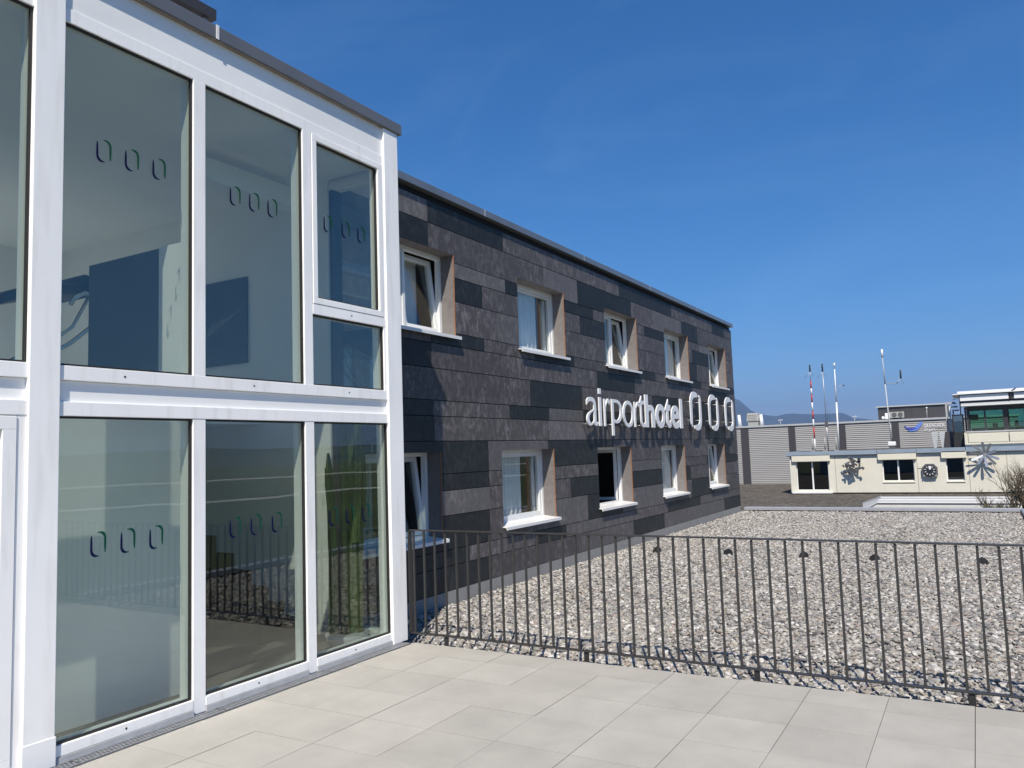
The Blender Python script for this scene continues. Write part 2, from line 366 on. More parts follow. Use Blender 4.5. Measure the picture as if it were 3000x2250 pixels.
def frame_yz(mb, x0, x1, y0, y1, z0, z1, w):
    mb.box(x0, x1, y0, y1, z0, z0 + w).box(x0, x1, y0, y1, z1 - w, z1).box(x0, x1, y0, y0 + w, z0 + w, z1 - w).box(x0, x1, y1 - w, y1, z0 + w, z1 - w)
    return mb

_fc = {}
def glyph(ch, bold):
    """outline of one letter in a unit box: mesh with x,y in [0,1] and depth z in [0,1]"""
    if (ch, bold) in _fc: return _fc[(ch, bold)]
    cu = bpy.data.curves.new('glyph', 'FONT'); cu.body = ch; cu.size = 1; cu.extrude = .5; cu.offset = bold; cu.resolution_u = 5
    ob = bpy.data.objects.new('glyph', cu); C.objects.link(ob)
    dg = bpy.context.evaluated_depsgraph_get()
    me = bpy.data.meshes.new_from_object(ob.evaluated_get(dg))
    vs = [v.co.copy() for v in me.vertices]; fs = [tuple(p.vertices) for p in me.polygons]
    bpy.data.objects.remove(ob); bpy.data.curves.remove(cu); bpy.data.meshes.remove(me)
    x0 = min(v.x for v in vs); x1 = max(v.x for v in vs); y0 = min(v.y for v in vs); y1 = max(v.y for v in vs)
    z0 = min(v.z for v in vs); z1 = max(v.z for v in vs)
    out = ([((v.x - x0) / (x1 - x0), (v.y - y0) / (y1 - y0), (v.z - z0) / (z1 - z0)) for v in vs], fs)
    _fc[(ch, bold)] = out; return out

def letter(name, ch, bold, to3, u0, u1, v0, v1, m, parent):
    vs, fs = glyph(ch, bold); mb = MB()
    mb.v = [tuple(to3(u0 + a * (u1 - u0), v0 + b * (v1 - v0), c)) for a, b, c in vs]; mb.f = list(fs); mb.s = [False] * len(fs)
    return mb.build(name, m, parent)

def ring_path(kind, cx, cz, w, h):
    """the two strokes of the rounded ring emblem: 'a' left stroke, 'b' right stroke"""
    pts = []
    for i in range(9):
        pass
    return pts

# ------------------------------------------------------------------ ground, airfield, hills
ZG = -6.5
g = MB().poly([(-9400, -9400, ZG), (9400, -9400, ZG), (9400, 9400, ZG), (-9400, 9400, ZG)]).build('ground', GRASS); tag(g, kind='structure')
def strip(name, pts, w, z):
    mb = MB(); L = []; Q = []
    for i, p in enumerate(pts):
        a = Vector(pts[max(i - 1, 0)]); c = Vector(pts[min(i + 1, len(pts) - 1)]); t = (c - a).normalized(); nn = Vector((-t.y, t.x))
        L.append(Vector(p) + nn * w / 2); Q.append(Vector(p) - nn * w / 2)
    for i in range(len(pts) - 1):
        mb.poly([(Q[i].x, Q[i].y, z), (Q[i + 1].x, Q[i + 1].y, z), (L[i + 1].x, L[i + 1].y, z), (L[i].x, L[i].y, z)])
    return tag(mb.build(name, ASPH), kind='structure')
strip('taxiway', [(150, -300), (150, 60), (130, 108), (132, 160), (120, 600)], 6.5, ZG + .004)
strip('runway', [(310, -600), (302, 178), (290, 240), (250, 700)], 24, ZG + .004)

def ridge(name, az0, az1, prof, rad, m, seed, rough, n=150):
    mb = MB(); k = 14
    for i in range(n + 1):
        az = az0 + (az1 - az0) * i / n
        e = prof(az)
        for j in range(k + 1):
            t = j / k; rr = rad * (.72 + .48 * t)
            s = math.sin(math.pi * min(1, t / .58) / 2) ** 1.3 if t <= .58 else max(0, 1 - ((t - .58) / .42) ** 1.5)
            hh = rad * math.tan(R(e)) * s
            p = Vector((math.sin(R(az)) * rr, math.cos(R(az)) * rr, 0))
            hh *= 1 + rough * mnoise.fractal(p * (6 / rad) + Vector((seed, 0, 0)), .9, 2.1, 6) * (.4 + .6 * abs(.58 - t))
            mb.v.append((p.x, p.y, ZG - 2 + hh + (8.15 * s)))
    for i in range(n):
        for j in range(k):
            a = i * (k + 1) + j; mb.f.append((a, a + 1, a + k + 2, a + k + 1)); mb.s.append(True)
    return tag(mb.build(name, m), kind='structure')
TAB = [(-60, 3.0), (-40, 3.2), (-22, 3.3), (-16, 3.3), (-14.35, 3.136), (-13.99, 2.83), (-13.69, 2.47), (-13.33, 2.19), (-12.7, 1.99), (-11.9, 1.85), (-11.3, 1.98), (-10.75, 1.995), (-10.1, 1.92), (-9.2, 1.87), (-8.3, 1.85), (-7.6, 1.86), (-7.26, 1.68), (-6.98, 1.5), (-6.2, 1.4), (-5.6, 1.28), (-3, 1.1), (2, .9), (12, 0.7)]
def prof_t(az):
    for (a, e), (b, f) in zip(TAB, TAB[1:]):
        if a <= az <= b: return e + (f - e) * (az - a) / (b - a)
    return TAB[-1][1]
ridge('mountain', -60, 12, prof_t, 7000, ROCKY, 3.1, .10, 220)
ridge('hills', 8, 200, lambda a: .75 + .45 * math.sin(R(a) * 2.3 + 1.1) ** 2 + .16 * math.sin(R(a) * 9), 3600, FOREST, 9.3, .25, 200)

# ------------------------------------------------------------------ terrace
XA = -4.56; XB = -5.38; YT = 5.72
deck = MB().box(-16.2, .86, -9, 20.95, ZG, -.14).build('roof_deck', PODIUM); tag(deck, kind='structure')
ter = thing('terrace', (-2, 2, 0), 'pale concrete tile terrace in front of the glazed facade', 'terrace', kind='structure')
del ter['category']; del ter['label']
MB().box(-4.448, .86, -9, YT, -.13, -.012).build('joint_bed', JOINT, ter)
P = .4775
tm = MB().box(-P / 2 + .002, P / 2 - .002, -P / 2 + .002, P / 2 - .002, -.04, 0).mesh('tile', TILE)
xs = [-.125 + P * i for i in range(-9, 3)]
ys = [4.925 + P * j for j in range(-27, 2)]
def tile_piece(x0, x1, y0, y1):
    dz = random.uniform(-.0012, .0012)
    if x1 - x0 > P - .01 and y1 - y0 > P - .01:
        o = inst('tile', tm, ter, ((x0 + x1) / 2, (y0 + y1) / 2, dz))
    else:
        c = ((x0 + x1) / 2, (y0 + y1) / 2, dz)
        me = MB().box(x0 + .002 - c[0], x1 - .002 - c[0], y0 + .002 - c[1], y1 - .002 - c[1], -.04, 0).mesh('tile', TILE)
        o = inst('tile', me, ter, c)
    o.rotation_euler = (random.uniform(-.0012, .0012), random.uniform(-.0012, .0012), random.uniform(-.0009, .0009))
xe = [-4.448] + [x for x in xs if x > -4.44] + [.86]
ye = [y for y in ys if y > -3.4] + [YT]
for a, b in zip(xe, xe[1:]):
    for c, d in zip(ye, ye[1:]):
        if d - c > .03 and b - a > .03: tile_piece(a, b, c, d)
far = MB().box(-4.448, .86, -9, ye[0] - .003, -.012, 0).build('rear_paving', TILE, ter)

# drain channel along the facade, one slotted grate per metre
drain = thing('drain_channel', (-4.5, 2, 0), 'slotted steel drain grating at the foot of the white glazed facade', 'drain')
MB().box(-4.552, -4.45, -3.3, 5.69, -.1, -.028).build('channel', GAP, drain)
for i in range(9):
    y0 = -3.3 + i * 1.0; y1 = min(y0 + .994, 5.69)
    mb = MB().box(-4.552, -4.541, y0, y1, -.03, .001).box(-4.461, -4.45, y0, y1, -.03, .001).box(-4.505, -4.497, y0, y1, -.028, .0)
    y = y0 + .006
    while y < y1 - .012:
        mb.box(-4.541, -4.505, y, y + .011, -.024, -.001); mb.box(-4.497, -4.461, y + .012, y + .023, -.024, -.001); y += .024
    mb.build('grate', GALV, drain)

# ------------------------------------------------------------------ gravel roof
YF0, YF1, XE = YT + .012, 20.84, .74
gb = MB().poly([(XB + .0, YF0, -.105), (XE, YF0, -.105), (XE, YF1, -.105), (XB + .0, YF1, -.105)]).build('pebble_bed', PEB_BASE); tag(gb, kind='structure')
def pebbles(name, x0, x1, y0, y1, z, dens, rad, m, seed):
    mb = MB()
    nx, ny = 12, 30
    for i in range(nx):
        for j in range(ny):
            a, b = x0 + (x1 - x0) * i / nx, x0 + (x1 - x0) * (i + 1) / nx; c, d = y0 + (y1 - y0) * j / ny, y0 + (y1 - y0) * (j + 1) / ny
            def zz(x, y): return z + .012 * mnoise.noise(Vector((x * 1.1, y * 1.1, seed)))
            mb.poly([(a, c, zz(a, c)), (b, c, zz(b, c)), (b, d, zz(b, d)), (a, d, zz(a, d))])
    o = mb.build(name, m); tag(o, kind='stuff')
    ng = bpy.data.node_groups.new('pebble_scatter', 'GeometryNodeTree')
    ng.interface.new_socket('Geometry', in_out='INPUT', socket_type='NodeSocketGeometry')
    ng.interface.new_socket('Geometry', in_out='OUTPUT', socket_type='NodeSocketGeometry')
    N = ng.nodes; Lk = ng.links
    gi = N.new('NodeGroupInput'); go = N.new('NodeGroupOutput')
    ds = N.new('GeometryNodeDistributePointsOnFaces'); ds.distribute_method = 'RANDOM'; ds.inputs['Density'].default_value = dens; ds.inputs['Seed'].default_value = seed
    Lk.new(gi.outputs[0], ds.inputs['Mesh'])
    gti = N.new('GeometryNodeGeometryToInstance')
    for k in range(5):
        ic = N.new('GeometryNodeMeshIcoSphere'); ic.inputs['Radius'].default_value = rad; ic.inputs['Subdivisions'].default_value = 2
        sp = N.new('GeometryNodeSetPosition'); no = N.new('ShaderNodeTexNoise'); no.inputs['Scale'].default_value = .9 / rad / 2.2; no.inputs['Detail'].default_value = 1
        pos = N.new('GeometryNodeInputPosition'); ad = N.new('ShaderNodeVectorMath'); ad.operation = 'ADD'; ad.inputs[1].default_value = (k * 7.3, k * 3.1, k * 5.7)
        Lk.new(pos.outputs[0], ad.inputs[0]); Lk.new(ad.outputs[0], no.inputs['Vector'])
        sb = N.new('ShaderNodeVectorMath'); sb.operation = 'SUBTRACT'; sb.inputs[1].default_value = (.5, .5, .5); Lk.new(no.outputs['Color'], sb.inputs[0])
        sc = N.new('ShaderNodeVectorMath'); sc.operation = 'SCALE'; sc.inputs['Scale'].default_value = rad * 1.5; Lk.new(sb.outputs[0], sc.inputs[0])
        Lk.new(ic.outputs['Mesh'], sp.inputs['Geometry']); Lk.new(sc.outputs[0], sp.inputs['Offset'])
        tf = N.new('GeometryNodeTransform'); tf.inputs['Scale'].default_value = [(1.25, .9, .58), (1.05, 1, .62), (1.4, .85, .5), (1, .85, .66), (1.15, 1, .48)][k]
        Lk.new(sp.outputs[0], tf.inputs['Geometry'])
        ss = N.new('GeometryNodeSetShadeSmooth'); Lk.new(tf.outputs[0], ss.inputs[0])
        sm = N.new('GeometryNodeSetMaterial'); sm.inputs['Material'].default_value = m; Lk.new(ss.outputs[0], sm.inputs['Geometry'])
        Lk.new(sm.outputs[0], gti.inputs[0])
    ip = N.new('GeometryNodeInstanceOnPoints'); ip.inputs['Pick Instance'].default_value = True
    Lk.new(ds.outputs['Points'], ip.inputs['Points']); Lk.new(gti.outputs[0], ip.inputs['Instance'])
    rr = N.new('FunctionNodeRandomValue'); rr.data_type = 'FLOAT_VECTOR'; rr.inputs[0].default_value = (-.5, -.5, 0); rr.inputs[1].default_value = (.5, .5, 6.283)
    Lk.new(rr.outputs[0], ip.inputs['Rotation'])
    rs = N.new('FunctionNodeRandomValue'); rs.data_type = 'FLOAT'; rs.inputs[2].default_value = .55; rs.inputs[3].default_value = 1.35; rs.inputs['Seed'].default_value = 5
    Lk.new(rs.outputs[1], ip.inputs['Scale'])
    Lk.new(ip.outputs[0], go.inputs[0])
    md = o.modifiers.new('scatter', 'NODES'); md.node_group = ng
    return o
pebbles('gravel', XB + .03, XE - .02, YF0 + .02, YF1 - .03, -.082, 2500, .0190, PEB, 2)
pebbles('gravel', XB + .05, XE - .03, YF0 + .03, YF1 - .05, -.064, 480, .021, PEB, 8)

par = thing('roof_parapet', (-2, 20.9, 0), 'low pale metal parapet closing the far and right edges of the gravel roof', 'parapet')
MB().box(XB + .05, XE + .02, 20.86, 21.06, -.045, .03).build('coping', mat('parapet_metal', (0.391, 0.399, 0.425), .35, metal=.3, var=.06), par, .006)
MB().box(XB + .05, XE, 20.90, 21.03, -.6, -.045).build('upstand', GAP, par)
MB().box(XE, XE + .2, YT + .35, 20.855, -.045, .03).build('coping', mat('parapet_metal_side', (.40, .41, .43), .35, metal=.3, var=.06), par, .006)
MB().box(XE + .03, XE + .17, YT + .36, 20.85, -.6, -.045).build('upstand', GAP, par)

# black conductor holders with the wire they carry
wire = MB().tube([(-5.3, 12.51, .03), (-4.65, 12.515, .039), (-3.5, 12.53, .039), (-2.35, 12.5, .039), (-1.37, 12.45, .039), (-.05, 12.49, .039), (.7, 12.5, .03)], .004, 5).build('lightning_wire', GALV)
tag(wire, 'thin grey lightning wire running across the pebbles through black holders', 'wire')
hold = MB()
prof = [(-.085, -.06), (.085, -.06), (.07, .004), (.042, .034), (.016, .036), (.014, .048), (-.014, .048), (-.016, .036), (-.042, .034), (-.07, .004)]
hold.prism(prof, lambda u, v, d: (u, d, v), -.05, .05)
hme = hold.mesh('roof_wire_holder', BLACK)
for (x, y, rz), lb in zip([(-4.65, 12.515, .1), (-3.49, 12.53, -.05), (-2.347, 12.5, .08), (-1.374, 12.45, -.1), (-.047, 12.49, .15)],
    ['black wire holder on the gravel closest to the dark hotel wall', 'black wire holder on the gravel, second out from the dark hotel wall', 'black wire holder on the gravel, middle one of the row of five',
     'black wire holder on the gravel, second from the right end of its row', 'black wire holder at the right end of the row, sharpest trapezoid outline']):
    o = bpy.data.objects.new('roof_wire_holder', hme); C.objects.link(o); o.location = (x, y, -.012); o.rotation_euler = (0, 0, rz); o.scale = (.82, .7, .8)
    tag(o, lb, 'wire holder', 'wire holders in a row on the gravel roof')

# ------------------------------------------------------------------ railing
YR = 5.83
rail = thing('railing', (-2, YR, -.08), 'anthracite steel railing with thin upright bars between the tile terrace and the gravel', 'railing')
x0r, x1r = -4.55, .8
MB().box(x0r, x1r, YR - .02, YR + .02, .967, .978).build('top_rail', STEEL, rail, .002)
MB().box(x0r, x1r, YR - .02, YR + .02, .049, .061).build('bottom_rail', STEEL, rail, .002)
bme = MB().box(-.008, .008, -.008, .008, 0, .902).mesh('baluster', STEEL)
x = -4.50
while x < x1r:
    inst('baluster', bme, rail, (x, YR, .061)); x += .1172
pme = MB().box(-.02, .02, -.006, .006, 0, .13).mesh('post_foot', STEEL)
for x in (-4.16, -2.80, -1.465, -.14): inst('post_foot', pme, rail, (x, YR, -.085))
MB().box(-4.553, -4.535, YR - .02, YR + .02, .045, .978).build('end_post', STEEL, rail)
rail2 = thing('railing', (.82, 0, 0), 'railing of thin anthracite bars along the open right side of the terrace', 'railing')
MB().box(.8, .84, -6, YR + .02, .967, .978).build('top_rail', STEEL, rail2)
MB().box(.8, .84, -6, YR - .02, .049, .061).build('bottom_rail', STEEL, rail2)
y = YR - .12
while y > -6:
    inst('baluster', bme, rail2, (.82, y, .061)); y -= .1172
for y in (4.4, 3.05, 1.7, .35, -1, -2.35, -3.7, -5.05): inst('post_foot', pme, rail2, (.82, y, -.085))

# ------------------------------------------------------------------ white glazed pavilion
pav = thing('glazed_pavilion', (-7, 1.2, 0), 'two storey white framed glazed building at the left with grey roof coping', 'building')
XG0, XG1 = -4.606, -4.600            # glass
XI = -4.70                           # inner face of the frame members
YC0, YC1 = 5.575, 5.775
def post(y0, y1, z1=4.70):
    MB().box(XI, -4.545, y0, y1, 0, z1).build('post', WHITE, pav, .004)
post(2.43, 2.605); post(YC0, YC1); post(.02, .195); post(-3.45, -3.27)
MB().box(-4.72, -4.5405, 2.425, 2.61, 0.0, .16).build('post_base_plate', WHITE_DULL, pav, .003)
bays = [(2.605, [3.52, 3.62, 4.56, 4.655], YC0), (.195, [1.27, 1.35], 2.43), (-3.27, [-2.2, -2.1, -1.1, -1.0], .02)]
PHOLES = MB()
def hole(y, z): PHOLES.tube([(-4.5655, y, z), (-4.5585, y, z)], .007, 8)
def gasket(y0, y1, z0, z1, parent):
    return frame_yz(MB(), -4.5995, -4.578, y0, y1, z0, z1, .013).build('gasket', BLACK, parent)
def pane(y0, y1, z0, z1):
    o = MB().box(XG0, XG1, y0 - .008, y1 + .008, z0 - .008, z1 + .008).build('pane', GLASS, pav)
    gasket(y0, y1, z0, z1, o); return o
panes = {}
for bi, (ya, mm, yb) in enumerate(bays):
    MB().box(XI, -4.565, ya, yb, 4.345, 4.432).build('head_rail', WHITE, pav, .002)
    MB().box(-4.66, -4.572, ya, yb, 4.434, 4.762).build('fascia_panel', WHITE_DULL, pav)
    MB().box(XI, -4.56, ya, yb, 2.160, 2.246).build('sill_rail', WHITE, pav, .003)
    MB().box(-4.69, -4.583, ya, yb, 2.036, 2.158).build('spandrel_panel', WHITE_DULL, pav)
    MB().box(XI, -4.56, ya, yb, 1.950, 2.034).build('head_rail', WHITE, pav, .003)
    spans = [ya] + mm + [yb]
    for i in range(0, len(spans), 2):
        y0, y1 = spans[i], spans[i + 1]
        last = (bi == 0 and i == 4); door = (bi == 1 and i == 2)
        if last:
            MB().box(XI, -4.56, y0, y1, 2.825, 2.909).build('transom', WHITE, pav, .003)
            sash = frame_yz(MB(), -4.66, -4.557, y0 + .006, y1 - .03, 2.913, 4.341, .052).build('sash', WHITE, pav, .003)
            panes['sash'] = pane(y0 + .058, y1 - .082, 2.965, 4.289); pane(y0, y1 - .03, 2.246, 2.825)
            MB().box(XI, -4.562, y1 - .03, y1, 2.246, 4.345).build('jamb', WHITE, pav, .002)
            hole((y0 + y1) / 2, 2.868)
        else:
            panes[('u', bi, i)] = pane(y0, y1, 2.246, 4.345)
        hole(y0 + (y1 - y0) * .45, 2.203)
        if door:
            d = frame_yz(MB(), -4.65, -4.556, y0 + .01, y1 - .055, .035, 1.944, .075).build('door', WHITE, pav, .003)
            MB().box(-4.61, -4.604, y0 + .085, y1 - .13, .11, 1.869).build('pane', GLASS, d)
            MB().box(-4.555, -4.51, y0 + .03, y0 + .05, .95, 1.1).build('handle', GALV, d)
            MB().box(XI, -4.564, y1 - .05, y1, 0, 1.95).build('jamb', WHITE, pav, .002)
            MB().box(-4.66, -4.50, y0, y1 - .02, .001, .03).build('threshold', KICK, pav, .003)
        else:
            panes[('l', bi, i)] = pane(y0, y1, .098, 1.950)
            MB().box(XI, -4.56, y0, y1, .036, .098).build('bottom_rail', WHITE, pav, .003)
            MB().box(-4.68, -4.553, y0, y1, .0, .034).build('kick_flashing', KICK, pav)
            hole(y0 + (y1 - y0) * .48, .066)
    for i in range(0, len(mm), 2):
        MB().box(XI, -4.563, mm[i], mm[i + 1], 2.246, 4.345).build('mullion', WHITE, pav, .003)
        MB().box(XI, -4.563, mm[i], mm[i + 1], .0, 1.950).build('mullion', WHITE, pav, .003)
PHOLES.build('drain_hole', GAP, pav)
# roof edge
for y0, y1 in ((-3.6, -.5), (-.49, 2.6), (2.61, 3.69), (3.70, 5.825)):
    MB().box(-4.75, -4.528, y0, y1, 4.706, 4.806).build('coping', COPING, pav, .004)
MB().box(-4.5275, -4.523, 3.683, 3.707, 4.704, 4.81).build('coping_joint', WHITEF, pav)
MB().box(-4.66, -4.535, -3.6, 5.81, 4.700, 4.7055).build('soffit_strip', SOFFIT, pav)
for q_ in ((-16.2, -8.9, -3.6, 5.78), (-7.3, -4.751, -3.6, 5.78), (-8.899, -7.301, -3.6, .2), (-8.899, -7.301, 3.2, 5.78)): MB().box(*q_, 4.40, 4.78).build('roof', PODIUM, pav)
MB().box(-8.95, -7.25, .15, 3.25, 4.80, 4.82).build('added_rooflight_pane', GLASS_W, pav)  # unseen rooflight, added with its opening to bring sun into the upper room
for x0_, x1_ in ((-7.5, -4.76),):
    MB().box(-4.95, -4.751, -3.6, 5.825, 4.781, 4.806).build('coping', COPING, pav)
# end wall: glazed next to the corner, solid further in
MB().box(-16.2, -5.30, 5.62, 5.775, 0, 4.395).build('end_wall', ROOMWHITE, pav)
MB().box(-5.2995, -4.702, 5.64, 5.76, 4.27, 4.395).build('end_rail', WHITE, pav)
MB().box(-5.2995, -4.702, 5.64, 5.76, 0, .09).build('end_rail', WHITE, pav)
MB().box(-5.2995, -4.702, 5.65, 5.75, 2.0, 2.16).build('end_rail', WHITE, pav)
MB().box(-5.2995, -5.25, 5.642, 5.758, .09, 2.0).build('end_frame', ANTHR, pav)
MB().box(-5.2995, -5.25, 5.642, 5.758, 2.16, 4.27).build('end_frame', ANTHR, pav)
MB().box(-5.25, -4.702, 5.70, 5.706, .09, 2.0).build('pane', GLASS, pav)
MB().box(-5.25, -4.702, 5.70, 5.706, 2.16, 4.27).build('pane', GLASS, pav)
# rooms
for z0_, z1_ in ((0, .3), (1.9, 2.5), (4.2, 4.395)): MB().box(-10.2, -10.0, -3.6, 5.619, z0_, z1_).build('back_wall', ROOMWHITE, pav)
for y0_, y1_ in ((-3.6, -3.2), (-.3, 0), (2.6, 2.8), (4.7, 5.619)):
    for z0_, z1_ in ((.301, 1.899), (2.501, 4.199)): MB().box(-10.2, -10.0, y0_, y1_, z0_, z1_).build('back_wall', ROOMWHITE, pav)
for y0_, y1_ in ((-3.2, -.3), (0, 2.6), (2.8, 4.7)):
    for z0_, z1_ in ((.301, 1.899), (2.501, 4.199)): MB().box(-10.11, -10.1, y0_, y1_, z0_, z1_).build('rear_pane', GLASS_W, pav)  # rear glazing out of view, added to let more sky light into the rooms
MB().box(-9.999, XI - .002, -3.6, -3.46, 0, 4.395).build('side_wall', ROOMWHITE, pav)
for q_ in ((-9.999, -8.9, -3.459, 5.619), (-7.3, XI - .002, -3.459, 5.619), (-8.899, -7.301, -3.459, .2), (-8.899, -7.301, 3.2, 5.619)): MB().box(*q_, 4.36, 4.398).build('ceiling', ROOMWHITE, pav)
MB().box(-9.999, XI - .002, -3.459, 5.619, -.12, .004).build('floor', ROOMFLOOR, pav)
MB().box(-9.999, -6.25, -3.459, 5.619, 2.02, 2.2).build('upper_floor', ROOMWHITE, pav)
MB().box(-5.62, -5.48, 4.32, 5.40, 4.06, 4.25).build('ceiling_beam', ROOMWHITE, pav)
MB().box(-5.05, XI - .003, 3.60, 3.66, 2.2, 3.23).build('balustrade_wall', ROOMWHITE, pav)
MB().box(-5.92, -5.0505, 3.605, 3.66, 2.2, 3.225).build('balustrade_wall', ROOMSHADE, pav)  # shade on this stretch of wall is put into its colour
MB().box(-5.16, -5.06, 1.2, 3.90, .005, 2.0).build('stair_wall', ROOMWHITE, pav)
st = MB()
for k in range(12):
    zt = .34 + .172 * k; ye_ = 5.36 - .19 * k
    if k >= 10: break
    st.box(-6.6, -5.66, ye_ - .23, ye_, max(.005, zt - .26), zt)
st.box(-6.6, -5.66, 5.10, 5.56, .005, .165)
st.build('staircase', STAIRBLK, pav)
# decals on the panes: three ring emblems each
def emblem_pts(flip):
    """left stroke of the ring: straight side with a curl; (u,v) in a unit box"""
    a = [(.09, .84 - .11 * i) for i in range(6)]
    for i in range(1, 7):
        t = i / 6 * math.pi / 2; a.append((.09 + .30 * (1 - math.cos(t)), .29 - .24 * math.sin(t)))
    a.append((.56, .05))
    return a
LW = [.06, .12, .15, .16, .17, .17, .18, .19, .20, .19, .17, .12, .05]
def emblem(par_, name, cy, cz, w, h, to3, d0, d1, matA, matB, mirror):
    pa = emblem_pts(False)
    if mirror: pa = [(.17, .93), (.115, .885)] + pa[:-1] + [(.52, .05), (.68, .065)]
    pb = [(1 - u, 1 - v) for u, v in pa]
    for pts, m, nm in ((pa, matA, name), (pb, matB, name)):
        q = [(cy + (u - .5) * w, cz + ((1 - v if mirror else v) - .5) * h) for u, v in pts]
        wd = [LW[min(i, len(LW) - 1)] * w * (.8 if name == 'ring_decal' else 1.0) for i in range(len(q))]
        if mirror: wd = [w * k for k in (.05, .10, .135, .15, .16, .165, .17, .17, .17, .17, .17, .17, .165, .16, .14, .08)][:len(q)]
        MB().ribbon(q, wd, to3, d0, d1).build(nm, m, par_)
tf = lambda u, v, d: (d, u, v)
def decals(po, ys_, z):
    for y in ys_: emblem(po, 'ring_decal', y, z, .106, .155, tf, -4.5998, -4.5985, NAVY, GREEN, False)
decals(panes[('u', 0, 0)], (2.887, 3.079, 3.277), 3.625)
decals(panes[('u', 0, 2)], (3.909, 4.088, 4.268), 3.61)
decals(panes['sash'], (4.88, 5.10, 5.30), 3.63)
decals(panes[('l', 0, 0)], (2.879, 3.072, 3.269), 1.185)
decals(panes[('l', 0, 2)], (3.899, 4.089, 4.288), 1.187)
decals(panes[('l', 0, 4)], (4.90, 5.10, 5.30), 1.175)
decals(panes[('u', 1, 2)], (1.7, 1.89, 2.09), 3.62)

# dark panel lying on the pavilion roof
sp_ = thing('roof_panel', (-5.3, 1, 4.8), 'dark flat panel raised above the roof edge of the white glazed building', 'roof panel')
MB().box(-5.9, -5.0, -2.2, 4.07, 5.175, 5.262).build('slab', ANTHR, sp_)
for y in (-1.8, .2, 2.2, 3.98):
    MB().box(-5.06, -5.03, y, y + .03, 4.78, 5.175).build('leg', GALV, sp_)
    MB().box(-5.8, -5.77, y, y + .03, 4.78, 5.175).build('leg', GALV, sp_)

# things in the rooms
ch = thing('chaise_longue', (-6.6, 3.2, 2.2), 'black leather chaise longue on chrome tubes seen through the upper window', 'chaise longue')
pr = [(3.92, 3.17), (3.86, 3.19), (3.6, 3.15), (3.3, 3.06), (3.05, 2.94), (2.8, 2.76), (2.55, 2.62), (2.35, 2.66), (2.1, 2.86), (1.8, 3.0), (1.6, 3.0)]
th = .09
up_ = [(y, z) for y, z in pr]; dn_ = [(y, z - th) for y, z in reversed(pr)]
MB().prism(up_ + dn_, lambda u, v, d: (d, u, v), -6.9, -6.35, True).build('cushion', LEATHER, ch, .02)
MB().tube([(-6.9, 3.84, 3.2), (-6.35, 3.84, 3.2)], .06, 12).build('headrest', LEATHER, ch)
for sx in (-6.33, -6.92):
    MB().tube([(sx, 3.70, 2.98), (sx, 3.74, 3.05), (sx, 3.82, 3.10), (sx, 3.90, 3.07), (sx, 3.95, 2.98), (sx, 3.93, 2.88), (sx, 3.86, 2.80), (sx, 3.70, 2.66), (sx, 3.5, 2.53), (sx, 3.2, 2.42), (sx, 2.7, 2.36), (sx, 2.2, 2.42), (sx, 1.8, 2.6)], .018, 10).build('frame_tube', CHROME, ch)
    MB().tube([(sx, 3.86, 3.08), (sx, 3.72, 2.80), (sx, 3.6, 2.7)], .014, 8).build('frame_tube', CHROME, ch)
MB().box(-6.95, -6.30, 2.3, 2.42, 2.2, 2.44).box(-6.95, -6.30, 3.0, 3.12, 2.2, 2.43).box(-6.67, -6.58, 2.42, 3.0, 2.2, 2.28).build('base', BLACK, ch)

cac = thing('cactus', (-4.95, 5.42, 0), 'tall green columnar cactus standing behind the lower right pane', 'cactus')
def stem(pts, r, r1=None):
    mb = MB(); pts = [Vector(p) for p in pts]; n = 12; k = len(pts)
    for i, p in enumerate(pts):
        rr = (r if r1 is None else r + (r1 - r) * i / (k - 1)) * (1 + .05 * math.sin(i * 2.3)); 
        if i == k - 1: rr *= .35
        for j in range(n):
            a = 2 * math.pi * j / n; q = rr * (1.0 if j % 2 else .72); mb.v.append((p.x + q * math.cos(a), p.y + q * math.sin(a), p.z))
    for i in range(k - 1):
        for j in range(n): mb.f.append((i * n + j, i * n + (j + 1) % n, (i + 1) * n + (j + 1) % n, (i + 1) * n + j)); mb.s.append(False)
    mb.f.append(tuple((k - 1) * n + j for j in range(n))); mb.s.append(False)
    return mb
def path(a, b, n=8, bow=0.0):
    a = Vector(a); b = Vector(b); return [a.lerp(b, i / (n - 1)) + Vector((0, bow * math.sin(math.pi * i / (n - 1)), 0)) for i in range(n)]
for a, b, r, r1, bow in (((-4.95, 5.42, .0), (-4.97, 5.43, 1.98), .055, .045, .02), ((-4.90, 5.50, 0), (-4.92, 5.56, 1.05), .06, .055, -.02), ((-4.92, 5.56, 1.0), (-4.93, 5.50, 2.1), .05, .035, -.03),
                         ((-4.91, 5.57, 1.0), (-4.90, 5.60, 1.75), .045, .03, .02), ((-5.0, 5.30, .0), (-4.97, 5.20, 1.57), .035, .022, .05), ((-5.05, 5.36, 0), (-5.05, 5.32, 1.7), .045, .035, .02), ((-4.86, 5.44, .9), (-4.84, 5.47, 2.2), .04, .035, .03)):
    stem(path(a, b, 12, bow), r, r1).build('stem', CACTUS, cac)
MB().tube([(-4.95, 5.43, .004), (-4.95, 5.43, .10)], .17, 16, .20).build('pot', KICK, cac)
pic = MB().box(-7.1, -6.42, 5.595, 5.617, 2.665, 3.566).build('framed_picture', PHOTO); tag(pic, 'large dark aerial photograph hung on the white end wall upstairs', 'picture')
w_ = MB()
for k in range(5): w_.bar((-7.05 + .02 * k, 5.593, 2.98 + .03 * k), (-6.52 - .04 * k, 5.593, 3.22 - .01 * k), .012, .002)
w_.build('pale_strokes', mat('print_grey', (.16, .18, .2), .5, var=.3, scale=20), pic)
ORG[pic] = (0, 0, 0)

